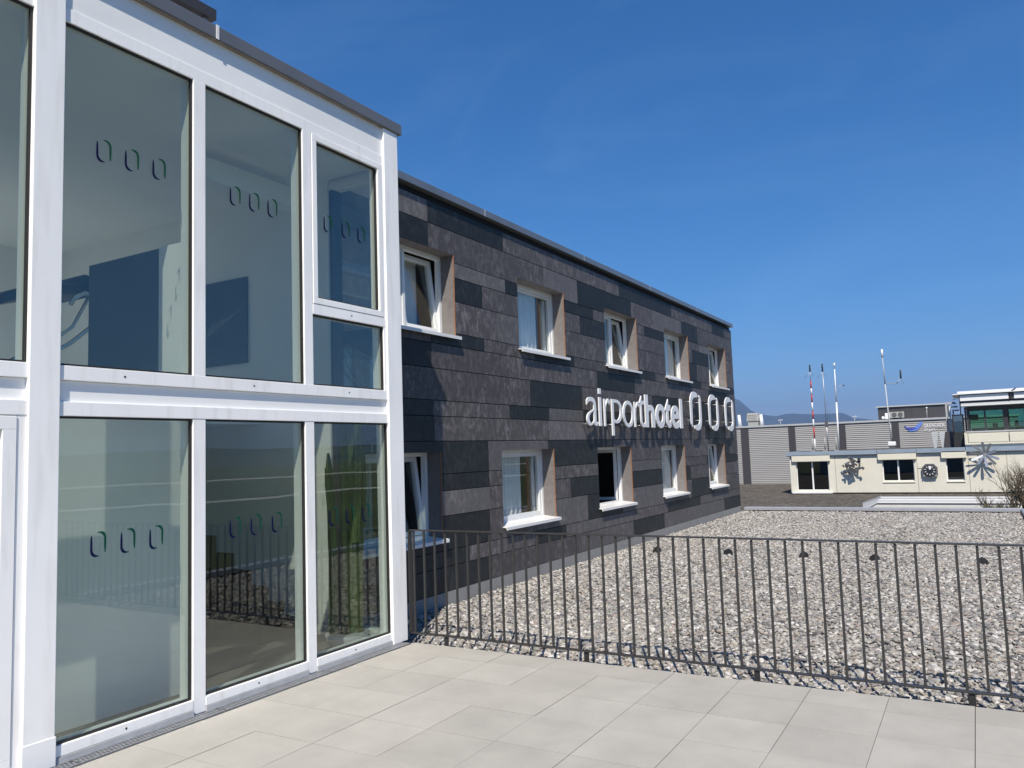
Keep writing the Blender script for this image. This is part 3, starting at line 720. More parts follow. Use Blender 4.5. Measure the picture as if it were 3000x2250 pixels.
# ------------------------------------------------------------------ dark hotel wing
wing = thing('hotel_wing', (-10, 13.3, 0), 'long dark grey clad hotel wing with two rows of white windows', 'building')
WY0, WY1 = 5.785, 20.76
UP = [(6.40, 7.89), (9.455, 10.89), (12.45, 13.93), (15.48, 17.02), (18.57, 20.06)]; UZ = (3.083, 4.092)
LO = [(6.03, 7.515), (8.89, 10.37), (11.93, 13.39), (14.98, 16.425), (18.13, 19.515)]; LZ = (.69, 1.684)
HOLES = [(a, b) + UZ for a, b in UP] + [(a, b) + LZ for a, b in LO]
def cells(y0, y1, z0, z1, grow=0.0):
    H = [(a - grow, b + grow, c - grow, d + grow) for a, b, c, d in HOLES if a - grow < y1 and b + grow > y0 and c - grow < z1 and d + grow > z0]
    Y = sorted({y0, y1} | {min(max(v, y0), y1) for h in H for v in h[:2]}); Z = sorted({z0, z1} | {min(max(v, z0), z1) for h in H for v in h[2:]})
    out = {}
    for i, (a, b) in enumerate(zip(Y, Y[1:])):
        for j, (c, d) in enumerate(zip(Z, Z[1:])):
            m_ = ((a + b) / 2, (c + d) / 2)
            if not any(h[0] < m_[0] < h[1] and h[2] < m_[1] < h[3] for h in H): out[(i, j)] = (a, b, c, d)
    return out
def slab(cl, xf, xb):
    mb = MB()
    for (i, j), (a, b, c, d) in cl.items():
        mb.poly([(xf, a, c), (xf, b, c), (xf, b, d), (xf, a, d)]); mb.poly([(xb, a, c), (xb, a, d), (xb, b, d), (xb, b, c)])
        if (i - 1, j) not in cl: mb.poly([(xf, a, c), (xf, a, d), (xb, a, d), (xb, a, c)])
        if (i + 1, j) not in cl: mb.poly([(xf, b, c), (xb, b, c), (xb, b, d), (xf, b, d)])
        if (i, j - 1) not in cl: mb.poly([(xf, a, c), (xb, a, c), (xb, b, c), (xf, b, c)])
        if (i, j + 1) not in cl: mb.poly([(xf, a, d), (xf, b, d), (xb, b, d), (xb, a, d)])
    return mb
slab(cells(WY0, WY1 - .02, -.1, 4.72, .012), XB - .03, XB - .19).build('wall', GAP, wing)
ROWS = [4.655, 4.385, 3.995, 3.81, 3.515, 3.12, 2.955, 2.66, 2.285, 2.10, 1.81, 1.425, 1.23, .94, .545, .36, .075]
JN = [  # joints along each row with the tone of the panel that starts there (0 charcoal, 1 grey, 2 pale grey)
 [(WY0, 2), (7.38, 0), (9.10, 1), (13.158, 0), (16.02, 1), (17.25, 1), (18.99, 0), (20.08, 1)],
 [(WY0, 0), (7.38, 1), (10.26, 2), (11.41, 0), (13.71, 1), (14.89, 2), (16.63, 0), (17.79, 1), (20.1, 1)],
 [(WY0, 1), (7.0, 2), (9.12, 0), (11.99, 1), (14.35, 0), (16.2, 1), (17.9, 2), (19.2, 1)],
 [(WY0, 1), (7.0, 0), (8.535, 1), (11.46, 0), (13.0, 1), (14.28, 1), (16.6, 1), (17.28, 0), (19.4, 1)],
 [(WY0, 1), (8.9, 2), (10.2, 1), (13.1, 1), (16.0, 0), (17.6, 1), (19.3, 2)],
 [(WY0, 1), (7.385, 0), (8.55, 1), (9.9, 0), (11.2, 1), (13.0, 0), (14.86, 1), (16.3, 0), (17.9, 1), (20.2, 0)],
 [(WY0, 0), (7.385, 1), (9.128, 1), (12.04, 0), (13.733, 1), (16.9, 1), (18.4, 0), (19.9, 1)],
 [(WY0, 1), (9.72, 0), (11.434, 1), (13.0, 1), (14.6, 0), (16.4, 1), (17.3, 0), (19.0, 1)],
 [(WY0, 0), (7.40, 1), (9.133, 0), (10.28, 2), (11.45, 0), (13.5, 1), (15.9, 1), (17.1, 0), (18.6, 1)],
 [(WY0, 0), (7.41, 1), (10.265, 2), (11.475, 1), (14.2, 1), (16.6, 1), (18.0, 0), (19.6, 1)],
 [(WY0, 0), (8.57, 2), (10.2, 0), (12.6, 1), (14.1, 1), (16.8, 1), (18.6, 0), (20.0, 1)],
 [(WY0, 1), (7.2, 0), (8.57, 1), (11.0, 1), (13.0, 2), (15.6, 1), (16.78, 1), (18.0, 0), (20.36, 0)],
 [(WY0, 1), (7.2, 2), (8.56, 1), (10.89, 0), (12.8, 0), (14.7, 0), (16.78, 1), (18.9, 1), (20.3, 2)],
 [(WY0, 0), (7.2, 0), (8.56, 1), (9.8, 2), (11.48, 0), (12.9, 2), (15.4, 1), (16.79, 0), (18.5, 1), (19.8, 1)],
 [(WY0, 1), (6.6, 0), (8.07, 1), (9.72, 0), (10.7, 2), (13.35, 1), (15.2, 0), (17.36, 2), (19.2, 1)],
 [(WY0, 0), (7.6, 0), (8.57, 1), (11.2, 2), (13.35, 0), (14.97, 2), (19.245, 0)]]
for (zt, zb_), row in zip(zip(ROWS, ROWS[1:]), JN):
    for (a, tone), (b, _) in zip(row, row[1:] + [(WY1, 0)]):
        cl = cells(a + .003, b - .003, zb_ + .0045, zt - .0045)
        if cl:
            slab(cl, XB + random.uniform(-.0012, .0012), XB - .012).build('cladding_panel', CL[tone], wing)
MB().box(XB - .1, XB + .003, WY0, WY1 - .01, -.1, .072).build('plinth', PLINTH, wing)
y = WY0
for y1 in (8.58, 11.62, 14.66, 17.7, 20.80):
    MB().box(XB - .35, XB + .055, y, y1 - .006, 4.738, 4.826).build('coping', COPING2, wing, .003); 
    MB().box(XB + .0555, XB + .0575, y1 - .016, y1 + .004, 4.736, 4.828).build('coping_joint', LIGHTGREY, wing)
    y = y1
MB().box(-16.2, XB - .191, WY1 - .16, WY1 - .01, -.1, 4.72).build('end_wall', CL[1], wing)
MB().box(-16.2, -16.0, WY0, WY1 - .161, -.1, 4.72).build('rear_wall', CL[1], wing)
MB().box(-16.2, XB - .351, WY0, WY1 - .01, 4.721, 4.78).build('roof', PODIUM, wing)
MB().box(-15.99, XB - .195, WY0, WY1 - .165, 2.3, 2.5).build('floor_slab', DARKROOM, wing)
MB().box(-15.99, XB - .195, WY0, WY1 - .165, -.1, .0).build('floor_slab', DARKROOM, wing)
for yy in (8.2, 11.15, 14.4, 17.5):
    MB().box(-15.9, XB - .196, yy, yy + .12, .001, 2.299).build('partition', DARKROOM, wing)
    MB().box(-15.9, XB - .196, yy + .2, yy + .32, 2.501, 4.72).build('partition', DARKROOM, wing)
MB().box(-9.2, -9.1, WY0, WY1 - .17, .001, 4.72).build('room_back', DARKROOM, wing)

XW = -5.575
def curtain(y0, y1, z0, z1, parent, x=-5.69):
    mb = MB(); n = max(12, int((y1 - y0) / .02)); k = random.random() * 9
    cols = [(x + .022 * math.sin(k + i * .95) + .012 * math.sin(i * 2.1 + k), y0 + (y1 - y0) * i / n) for i in range(n + 1)]
    for i in range(n):
        (xa, ya), (xb_, yb) = cols[i], cols[i + 1]
        mb.poly([(xa, ya, z0), (xb_, yb, z0), (xb_, yb, z1), (xa, ya, z1)], True)
        mb.poly([(xa - .003, ya, z0), (xa - .003, ya, z1), (xb_ - .003, yb, z1), (xb_ - .003, yb, z0)], True)
    return mb.build('curtain', CURTAIN, parent)
def tilted(mb, hx, hz, ang):
    c, s = math.cos(ang), math.sin(ang)
    mb.v = [(hx + (x - hx) * c - (z - hz) * s, y, hz + (x - hx) * s + (z - hz) * c) for x, y, z in mb.v]; return mb
def swung(mb, hx, hy, ang):
    c, s = math.cos(ang), math.sin(ang)
    mb.v = [(hx + (x - hx) * c - (y - hy) * s, hy + (x - hx) * s + (y - hy) * c, z) for x, y, z in mb.v]; return mb
def hotel_window(y0, y1, z0, z1, kind, tilt, cfrac, swing=False):
    fr = frame_yz(MB(), XW - .06, XW, y0, y1, z0, z1, .045)
    mid = y0 + (y1 - y0) * .5
    if kind == 2: fr.box(XW - .06, XW, mid - .022, mid + .022, z0 + .045, z1 - .045)
    w = fr.build('window', PVC, wing)
    leaves = [(y0 + .045, y1 - .045)] if kind == 1 else [(y0 + .045, mid - .022), (mid + .022, y1 - .045)]
    for i, (a, b) in enumerate(leaves):
        za, zb2 = z0 + .045, z1 - .045
        sb = frame_yz(MB(), XW - .072, XW - .012, a + .002, b - .002, za + .002, zb2 - .002, .052)
        pb = MB().box(XW - .045, XW - .037, a + .05, b - .05, za + .05, zb2 - .05)
        if tilt and i == len(leaves) - 1:
            for q in (sb, pb): tilted(q, XW - .07, za, R(tilt))
            for q in (sb, pb): q.v = [(x - .0, y, z) for x, y, z in q.v]
        if swing and i == 0:
            for q in (sb, pb): swung(q, XW - .07, b, R(-80))
        sh = sb.build('sash', PVC, w); pb.build('pane', GLASS_W, w)
    rv = MB().box(XW - .06, XB - .001, y0 - .012, y0 - .0005, z0, z1).box(XW - .06, XB - .001, y1 + .0005, y1 + .012, z0, z1).box(XW - .06, XB - .001, y0 - .012, y1 + .012, z1 + .0005, z1 + .012)
    rv.build('reveal', REVEAL, w)
    MB().box(XB - .01, XB + .004, y1 - .001, y1 + .008, z0, z1).build('edge_trim', COPPER, w)
    si = MB()
    zt = z0 + .005
    si.prism([(XW - .01, zt + .02), (XB + .065, zt - .012), (XB + .065, zt - .05), (XB + .055, zt - .05), (XB + .055, zt - .022), (XW - .01, zt + .005)], lambda u, v, d: (u, d, v), y0 - .03, y1 + .045)
    si.build('sill', PVC, w)
    for ycap in ((y0 - .032, y0 - .012), (y1 + .03, y1 + .05)):
        pass
    if cfrac > 0:
        xc = -5.69 if not tilt else -5.90
        curtain(y0 + .02, y0 + (y1 - y0) * cfrac, z0 + .0, z1 - .02, w, xc)
        if cfrac < .8: curtain(y1 - (y1 - y0) * .14, y1 - .02, z0, z1 - .02, w, xc)
    return w
for (a, b), k, t, c in zip(UP, (2, 1, 2, 1, 2), (7, 0, 7, 0, 6), (.95, .72, .95, .9, .95)): hotel_window(a, b, UZ[0], UZ[1], k, t, c)
for i, ((a, b), k, t, c) in enumerate(zip(LO, (2, 1, 1, 1, 2), (7, 0, 0, 0, 6), (.6, .7, 0, .9, .95))): hotel_window(a, b, LZ[0], LZ[1], k, t, c, swing=(i == 2))

# ------------------------------------------------------------------ lettering on the wing
sign = thing('hotel_sign', (XB, 15.5, 2.3), 'raised white lettering airporthotel with three open rings on the dark wall', 'sign')
XL0, XL1 = XB + .112, XB + .132
tl = lambda u, v, d: (XL0 + d * (XL1 - XL0), u, v)
xh0, xh1, asc = 2.03, 2.49, 2.64
LT = [('a', 11.302, 11.74, xh0, xh1, 0), ('i', 11.785, 11.875, xh0, asc, 0), ('r', 11.986, 12.235, xh0, xh1, 0), ('p', 12.30, 12.75, 1.875, xh1, 0), ('o', 12.785, 13.285, xh0 - .01, xh1, 0), ('r', 13.325, 13.60, xh0, xh1, 0), ('t', 13.55, 13.85, xh0 - .005, 2.605, 0),
      ('h', 13.865, 14.36, xh0, asc, .03), ('o', 14.42, 14.95, xh0 - .01, xh1, .03), ('t', 14.965, 15.29, xh0, 2.605, .03), ('e', 15.31, 15.82, xh0 - .01, xh1, .03), ('l', 15.87, 16.02, xh0, asc, .03)]
for chv, a, b, c, d, bo in LT:
    if chv == 'i':
        MB().box(XL0, XL1, a, b, 2.03, 2.50).box(XL0, XL1, a, b, 2.555, 2.645).build('letter', LETTER, sign); continue
    letter('letter', chv, -.010 if bo == 0 else .024, tl, a, b, c, d, LETTER, sign)
tb = lambda u, v, d: (d, u, v)
for cy in (16.965, 18.33, 19.69):
    emblem(sign, 'ring_stroke', cy, 2.415, .80, .80, tb, XL0, XL1, LETTER, LETTER, True)
    for dz in (-.2, .2): MB().tube([(XB, cy - .3, 2.415 + dz), (XL0, cy - .3, 2.415 + dz)], .012, 6).build('standoff', GALV, sign)
    for dz in (-.2, .2): MB().tube([(XB, cy + .3, 2.415 + dz), (XL0, cy + .3, 2.415 + dz)], .012, 6).build('standoff', GALV, sign)
for yv in (11.4, 11.83, 12.34, 13.0, 13.37, 13.7, 13.93, 14.65, 15.1, 15.5, 15.94):
    MB().tube([(XB, yv, 2.06), (XL0, yv, 2.06)], .01, 6).build('standoff', GALV, sign)

# ------------------------------------------------------------------ lower roof and skylight
ZB = -2.05
lr = MB().box(-40, 9, 21.10, 74.9, ZG, ZB).build('lower_roof', BROWNROOF); tag(lr, kind='structure')
skl = thing('skylight', (0, 46, ZB), 'long pale metal skylight upstand on the brown gravel roof below the cream building', 'skylight')
zt_ = -1.62
MB().poly([(-5.5, 45.9, ZB), (6, 45.9, ZB), (6, 46.0, zt_), (-4.72, 46.0, zt_)]).poly([(-4.72, 46.0, zt_), (6, 46.0, zt_), (6, 50.0, zt_ - .01), (-4.9, 50.0, zt_ - .01)]).poly([(-5.5, 45.9, ZB), (-4.72, 46.0, zt_), (-4.9, 50.0, zt_ - .01), (-6.0, 50.6, ZB)]).poly([(-6.0, 50.6, ZB), (-4.9, 50.0, zt_ - .01), (6, 50.0, zt_ - .01), (6, 50.6, ZB)]).poly([(6, 45.9, ZB), (6, 50.6, ZB), (6, 50, zt_ - .01), (6, 46, zt_)]).build('upstand', SKYL, skl)
MB().box(-4.76, 6.02, 45.9, 46.1, zt_ - .04, zt_ + .03).build('rim', WHITEF, skl)
MB().box(-4.85, 6.02, 47.6, 47.8, zt_ - .04, zt_ + .03).build('rim', WHITEF, skl)
MB().box(-4.95, 6.02, 49.9, 50.1, zt_ - .04, zt_ + .02).build('rim', WHITEF, skl)
MB().bar((-5.52, 45.85, ZB + .02), (-4.74, 45.95, zt_ + .02), .12, .06).bar((-6.02, 50.55, ZB + .02), (-4.95, 49.95, zt_ + .02), .12, .06).build('hip_flashing', LIGHTGREY, skl)

# ------------------------------------------------------------------ cream control building
Yc = 60.0
cb = thing('control_building', (-2, 64, ZB), 'low cream coloured flat roofed building with blue grey eaves beyond the gravel roof', 'building')
CX0, CX1 = -11.83, 9.0; CZ = .66
def wall_xz(mb, xs0, xs1, z0, z1, holes, yf, yb):
    X = sorted({xs0, xs1} | {v for h in holes for v in h[:2]}); Z = sorted({z0, z1} | {v for h in holes for v in h[2:]})
    cl = {}
    for i, (a, b) in enumerate(zip(X, X[1:])):
        for j, (c, d) in enumerate(zip(Z, Z[1:])):
            m_ = ((a + b) / 2, (c + d) / 2)
            if not any(h[0] < m_[0] < h[1] and h[2] < m_[1] < h[3] for h in holes): cl[(i, j)] = (a, b, c, d)
    for (i, j), (a, b, c, d) in cl.items():
        mb.poly([(a, yf, c), (b, yf, c), (b, yf, d), (a, yf, d)]); mb.poly([(a, yb, c), (a, yb, d), (b, yb, d), (b, yb, c)])
        if (i - 1, j) not in cl: mb.poly([(a, yf, c), (a, yf, d), (a, yb, d), (a, yb, c)])
        if (i + 1, j) not in cl: mb.poly([(b, yf, c), (b, yb, c), (b, yb, d), (b, yf, d)])
        if (i, j - 1) not in cl: mb.poly([(a, yf, c), (a, yb, c), (b, yb, c), (b, yf, c)])
        if (i, j + 1) not in cl: mb.poly([(a, yf, d), (b, yf, d), (b, yb, d), (a, yb, d)])
    return mb
CH = [(-11.42, -9.23, -1.80, .30), (-5.72, -3.76, -1.20, .30), (-1.86, -.82, -1.20, .32)]
wall_xz(MB(), CX0, CX1, -1.95, CZ, CH, Yc, Yc + .3).build('wall', CREAM, cb)
MB().box(CX0, CX0 + .3, Yc + .301, 70, -1.95, CZ).build('side_wall', CREAM, cb)
MB().box(CX0 + .301, CX1, 69.7, 70, -1.95, CZ).build('rear_wall', CREAM, cb)
MB().box(CX0 + .05, CX1, Yc + .08, 69.9, ZB, -1.951).build('base', ANTHR, cb)
MB().box(CX0 + .31, CX1, Yc + 2.6, Yc + 2.7, -1.94, CZ).build('room_back', DARKROOM, cb)
MB().box(CX0 - .15, CX1, Yc - .16, 70.1, CZ + .001, .68).build('soffit', ANTHR, cb)
for a, b in ((CX0 - .2, -5.97), (-5.96, -3.56), (-3.55, -.66), (-.65, CX1)):
    MB().box(a, b - .015, Yc - .2, Yc + .2, .685, .985).build('eave', EAVE, cb)
MB().box(CX0 - .2, CX0 + .2, Yc + .205, 70.2, .685, .985).build('eave', EAVE, cb)
MB().box(CX0 + .21, CX1, Yc + .205, 70.1, .69, .96).build('roof', BROWNROOF, cb)
for (a, b, c, d), two in zip(CH, (True, True, False)):
    fr = MB(); w = .055; yv0, yv1 = Yc + .17, Yc + .24
    fr.box(a, b, yv0, yv1, c, c + w).box(a, b, yv0, yv1, d - w, d).box(a, a + w, yv0, yv1, c + w, d - w).box(b - w, b, yv0, yv1, c + w, d - w)
    if two: fr.box((a + b) / 2 - .05, (a + b) / 2 + .05, yv0, yv1, c + w, d - w)
    wnd = fr.build('window', PVC, cb)
    m_ = (a + b) / 2
    for p0, p1 in (((a + w, m_ - .05), (m_ + .05, b - w)) if two else ((a + w, b - w),)):
        MB().box(p0, p1, yv0 + .03, yv0 + .04, c + w, d - w).build('pane', GLASS_D, wnd)
    if c > -1.5: MB().prism([(Yc - .06, c - .09), (Yc - .06, c - .05), (Yc + .17, c + .01), (Yc + .17, c - .09)], lambda u, v, q: (q, u, v), a - .02, b + .02).build('sill', CREAM2, wnd)
    MB().box(a - .24, b + .18, Yc - .2, Yc - .001, d - .03, d + .44).build('shutter_box', CREAM2, cb, .02)
for xv in (-8.75, -3.57, -.55, 1.6):
    MB().box(xv - .018, xv + .018, Yc - .006, Yc - .0005, -1.94, .65).build('panel_joint', CREAMGAP, cb)
MB().box(-3.55, -3.12, Yc - .02, Yc - .007, -.36, -.335).build('cable', BEZEL, cb)
MB().box(CX0 + .1, -9.0, Yc - .25, Yc - .0005, -1.99, -1.90).build('threshold', WHITEF, cb)

# altimeter-like wall clock
ck = thing('wall_clock', (-2.83, Yc - .1, -.5), 'round black dial in a grey octagonal case on the cream wall', 'clock')
oc = [(.5, .2), (.5, -.26), (.28, -.47), (-.28, -.47), (-.5, -.26), (-.5, .2), (-.26, .44), (.26, .44)]
MB().prism([(-2.83 + u * .93, -.5 + v) for u, v in oc], lambda u, v, d: (u, d, v), Yc - .22, Yc - .001).build('case', BEZEL, ck)
MB().tube([(-2.83, Yc - .27, -.5), (-2.83, Yc - .221, -.5)], .37, 32).build('dial', DIAL, ck)
tk = MB()
for i in range(10):
    a = 2 * math.pi * i / 10; tk.bar((-2.83 + .22 * math.sin(a), Yc - .276, -.5 + .22 * math.cos(a)), (-2.83 + .32 * math.sin(a), Yc - .276, -.5 + .32 * math.cos(a)), .04, .008)
tk.build('tick_marks', WHITEF, ck)
MB().prism([(-2.86, -.43), (-2.90, -.22), (-2.72, -.20), (-2.76, -.43)], lambda u, v, d: (u, d, v), Yc - .285, Yc - .2715).build('pointer', WHITEF, ck)
MB().tube([(-2.83, Yc - .29, -.5), (-2.83, Yc - .2705, -.5)], .05, 12).build('hub', DIAL, ck)
for sx, sz in ((.36, -.34), (-.36, -.34)): MB().tube([(-2.83 + sx, Yc - .27, -.5 + sz), (-2.83 + sx, Yc - .221, -.5 + sz)], .055, 10).build('knob', VENTGREY, ck)

# welded scrap sculpture
SC = [[[-7.84, .43], [-7.74, .52]], [[-7.78, .47], [-7.59, .34]], [[-7.64, .43], [-7.28, .2]], [[-7.65, .39], [-7.5, .01]], [[-8.06, .03], [-7.72, .19]], [[-8.21, -.02], [-8.12, -.16]], [[-8.04, -.04], [-7.43, -.09]], [[-7.9, -.12], [-7.92, -.53]], [[-7.29, .18], [-7.13, .11]], [[-7.21, .11], [-7.09, .31]], [[-7.19, .43], [-6.99, .39]], [[-7.07, .28], [-7.13, -.27]], [[-7.35, -.33], [-7.14, -.28]], [[-7.42, .05], [-7.24, -.06]], [[-7.72, -.14], [-7.49, -.5]], [[-7.48, -.29], [-7.37, -.6]], [[-7.78, -.56], [-7.44, -.67]], [[-6.96, -.22], [-6.81, -.27]], [[-6.95, -.17], [-6.85, -.34]], [[-8.2, -.59], [-7.96, -.56]], [[-7.47, .25], [-7.47, -.23]], [[-7.67, -.33], [-7.62, -.57]], [[-7.13, -.27], [-6.96, -.22]], [[-7.92, -.53], [-7.78, -.56]], [[-7.13, .3], [-7.15, .42]]]
sc_ = thing('wall_sculpture', (-7.6, Yc - .3, 0), 'spiky dark sculpture of welded metal strips on the cream wall beside the glass door', 'sculpture')
for i, (a, b) in enumerate(SC):
    yv = Yc - .45 + .12 * math.sin(i * 1.7)
    MB().bar((a[0], yv, a[1]), (b[0], yv - .05, b[1]), .115 if i % 3 else .16, .05).build('strip', DARKMETAL if i % 4 else BLADE, sc_)
MB().tube([(-7.55, Yc - .45, -.1), (-7.55, Yc, -.1)], .04, 8).build('wall_bracket', DARKMETAL, sc_)
MB().tube([(-7.62, Yc - .42, -.5), (-7.62, Yc, -.5)], .04, 8).build('wall_bracket', DARKMETAL, sc_)

# star of blades
sr = thing('blade_star', (.41, Yc - .5, .48), 'star of flat grey metal blades fixed at the eave of the cream building', 'sculpture')
for i, (dx, dz) in enumerate([(-.62, .63), (-.1, .82), (.37, .71), (.65, .24), (.76, -.31), (.56, -.65), (.05, -.81), (-.45, -.62), (-.8, -.36), (-.86, .14)]):
    v = Vector((dx, 0, dz)); L = v.length; t = v.normalized(); n = Vector((-t.z, 0, t.x))
    y0 = Yc - .5; tw = .25 * math.sin(i * 2.2)
    pts = [(.08, -.03), (.3, -.075), (L - .08, -.085), (L, -.03), (L, .03), (L - .08, .085), (.3, .075), (.08, .03)]
    def t3(u, w_, d, t=t, n=n, y0=y0, tw=tw): return Vector((.41, y0, .48)) + t * u + n * w_ * math.cos(tw) + Vector((0, d + w_ * math.sin(tw) - .18 * u, 0))
    MB().prism(pts, t3, -.008, .008).build('blade', BLADE, sr)
MB().tube([(.41, Yc - .56, .48), (.41, Yc - .2, .48)], .1, 12).build('hub', GALV, sr)

# ------------------------------------------------------------------ control tower cab
tw_ = thing('control_tower', (3, 62.5, .96), 'control tower cab with green tinted windows and white roof above the cream building', 'tower')
TX0, TX1 = -.66, 9.0
MB().box(TX0, TX1, Yc + .02, 66, .962, 1.24).build('base', LIGHTGREY, tw_)
for a, b in ((-.45, 1.80), (1.86, 4.2), (4.26, 6.6), (6.66, 9.0)):
    MB().box(a, b, Yc - .14, Yc + .01, 1.27, 1.86).build('parapet_panel', CREAM2, tw_, .02)
MB().box(TX0, -.47, Yc - .1, Yc + .01, 1.11, 1.88).build('parapet_panel', CREAM2, tw_, .02)
MB().box(TX0, TX1, Yc - .12, Yc + .012, 1.14, 1.262).build('lower_band', CREAM2, tw_)
MB().box(TX0, TX1, Yc + .02, 66, 1.241, 1.93).build('body', CREAM, tw_)
MB().box(TX0 + .1, TX1, Yc - .05, Yc + .35, 1.932, 2.02).build('sill', LIGHTGREY, tw_)
# outward leaning glazing
def lean(z): return Yc + .30 - .22 * (z - 2.02) / 1.5
def gl(a, b, name='pane', m=GLASS_T, dz=(2.06, 3.46), off=0, th_=.02):
    z0, z1 = dz
    mb = MB(); p = [(a, z0), (b, z0), (b, z1), (a, z1)]
    mb.prism(p, lambda u, v, d: (u, lean(v) + d, v), off, off + th_); return mb.build(name, m, tw_)
for a, b in ((-.30, .55), (.65, 1.60), (1.86, 2.75), (2.85, 3.8), (4.05, 5.0), (5.1, 6.1), (6.3, 7.4), (7.5, 8.9)): gl(a, b)
for a, b in ((-.44, -.30), (.55, .65), (1.60, 1.86), (2.75, 2.85), (3.8, 4.05), (5.0, 5.1), (6.1, 6.3), (7.4, 7.5), (8.9, 9.0)):
    gl(a + .001, b - .001, 'mullion', ANTHR, (2.021, 3.52), -.03, .12)
gl(TX0 + .1, TX1, 'window_head', ANTHR, (3.461, 3.60), -.04, .1)
MB().box(TX0 + .1, TX0 + .2, Yc + .5, 61.2, 2.021, 3.6).build('side_frame', ANTHR, tw_)
MB().box(TX0 + .21, TX1, 65.8, 65.82, 2.1, 3.5).build('rear_pane', GLASS_T, tw_)
for xv in (-.4, 2.0, 4.4, 6.8): MB().box(xv, xv + .12, 65.75, 65.9, 1.94, 3.6).build('rear_mullion', ANTHR, tw_)
MB().box(TX0 + .21, TX1, 65.7, 65.95, 3.501, 3.98).build('rear_head', ANTHR, tw_)
MB().box(-.2, TX1, 61.0, 61.6, 1.94, 2.22).build('desk', DARKMETAL, tw_)
MB().box(-.42, .22, Yc + .72, Yc + .8, 2.75, 3.12).build('screen', BLACK, tw_)
MB().box(1.0, 1.3, Yc + .9, Yc + 1.0, 2.23, 2.5).build('screen', BLACK, tw_)
MB().tube([(2.35, Yc + 1.1, 2.24), (2.35, Yc + 1.1, 2.45), (2.35, Yc + 1.1, 2.62)], .13, 10, .09).build('chair_back', BLACK, tw_)
MB().prism([(Yc - .46, 3.66), (Yc - .42, 3.72), (Yc + .1, 3.98), (Yc + .1, 3.62)], lambda u, v, d: (d, u, v), TX0 - .05, TX1).build('awning', LIGHTGREY, tw_)
for a, b in ((-.75, 1.98), (2.27, 4.9), (5.1, 9)):
    MB().box(a, b, Yc - .28, Yc + .1, 4.0, 4.38).build('fascia', WHITEF, tw_, .02)
MB().box(-.8, TX1, Yc - .22, 66.2, 3.985, 4.43).build('ceiling_box', ANTHR, tw_)
MB().prism([(Yc - .45, 4.44), (Yc - .45, 4.50), (Yc + .3, 4.68), (66.3, 4.68), (66.3, 4.44)], lambda u, v, d: (d, u, v), -.86, TX1).build('roof', WHITEF, tw_)
MB().prism([(-1.18, 4.43), (-.861, 4.44), (-.861, 4.52), (-1.16, 4.47)], lambda u, v, d: (u, d, v), Yc - .4, 65).build('roof_edge', WHITEF, tw_)
MB().tube([(2.05, Yc - .3, 4.02), (2.12, Yc - .32, 4.3), (2.05, Yc - .3, 4.44), (2.2, Yc - .46, 4.52), (2.4, Yc - .1, 4.66)], .04, 6).build('downpipe', ANTHR, tw_)
MB().tube([(TX0 - .1, Yc - .1, 3.1), (TX0 - .1, Yc - .1, 4.43)], .035, 6).build('corner_post', ANTHR, tw_)
# stair vestibule and dark stair well left of the cab
vs = thing('glass_vestibule', (-.95, 61, .96), 'small glass enclosed stair box with black frame left of the tower cab', 'vestibule')
frv = MB()
frv.box(-1.30, -1.22, 60.5, 60.58, 1.9, 3.16).box(-.70, -.62, 60.5, 60.58, 1.9, 3.16).box(-1.30, -.62, 60.5, 60.58, 3.08, 3.16).box(-1.30, -.62, 60.5, 60.58, 1.9, 1.98)
frv.build('frame', BLACK, vs)
MB().box(-1.22, -.70, 60.53, 60.545, 1.98, 3.08).build('pane', glass('pale_glass', (.6, .72, .72), 2.2, .1), vs)
MB().box(-1.30, -.68, 60.5, 63, .962, 1.895).build('stair_well', BLACK, vs)
MB().box(-1.25, -.68, 61.9, 62.0, 1.9, 3.1).build('rear_panel', LIGHTGREY, vs)
MB().box(-1.93, -1.31, 61, 61.1, .962, 2.05).build('side_screen', ANTHR, vs)
for a, b, c, d in ((-2.15, -1.78, -2.02, -1.95), (-2.6, -2.2, -2.5, -2.35)):
    MB().prism([(a, 2.05), (b, 2.05), (d, .963), (c, .963)], lambda u, v, q: (u, q, v), 60.7, 60.76).build('pale_fin', LIGHTGREY, vs)
# pale stepped ducts behind the cab
zz_ = thing('stepped_duct', (-1.2, 65, .96), 'pale grey stepped metal duct behind the left corner of the tower cab', 'duct')
MB().box(-1.74, -1.62, 64, 64.1, .965, 4.15).box(-1.61, -1.1, 64, 64.1, 4.02, 4.15).build('duct', LIGHTGREY, zz_)
MB().box(-1.52, -1.42, 64.02, 64.12, .965, 3.86).box(-1.41, -1.0, 64.02, 64.12, 3.74, 3.86).build('duct', WHITEF, zz_)
MB().box(-1.32, -1.22, 64.04, 64.14, .965, 3.6).box(-1.21, -.9, 64.04, 64.14, 3.5, 3.6).build('duct', LIGHTGREY, zz_)
MB().bar((-1.27, 63.8, 4.28), (-.9, 63.8, 4.36), .03, .03).bar((-1.3, 63.8, 4.1), (-1.05, 63.8, 4.0), .07, .05).bar((-1.15, 63.8, 3.85), (-.95, 63.8, 3.78), .05, .05).build('bracket', BEZEL, zz_)

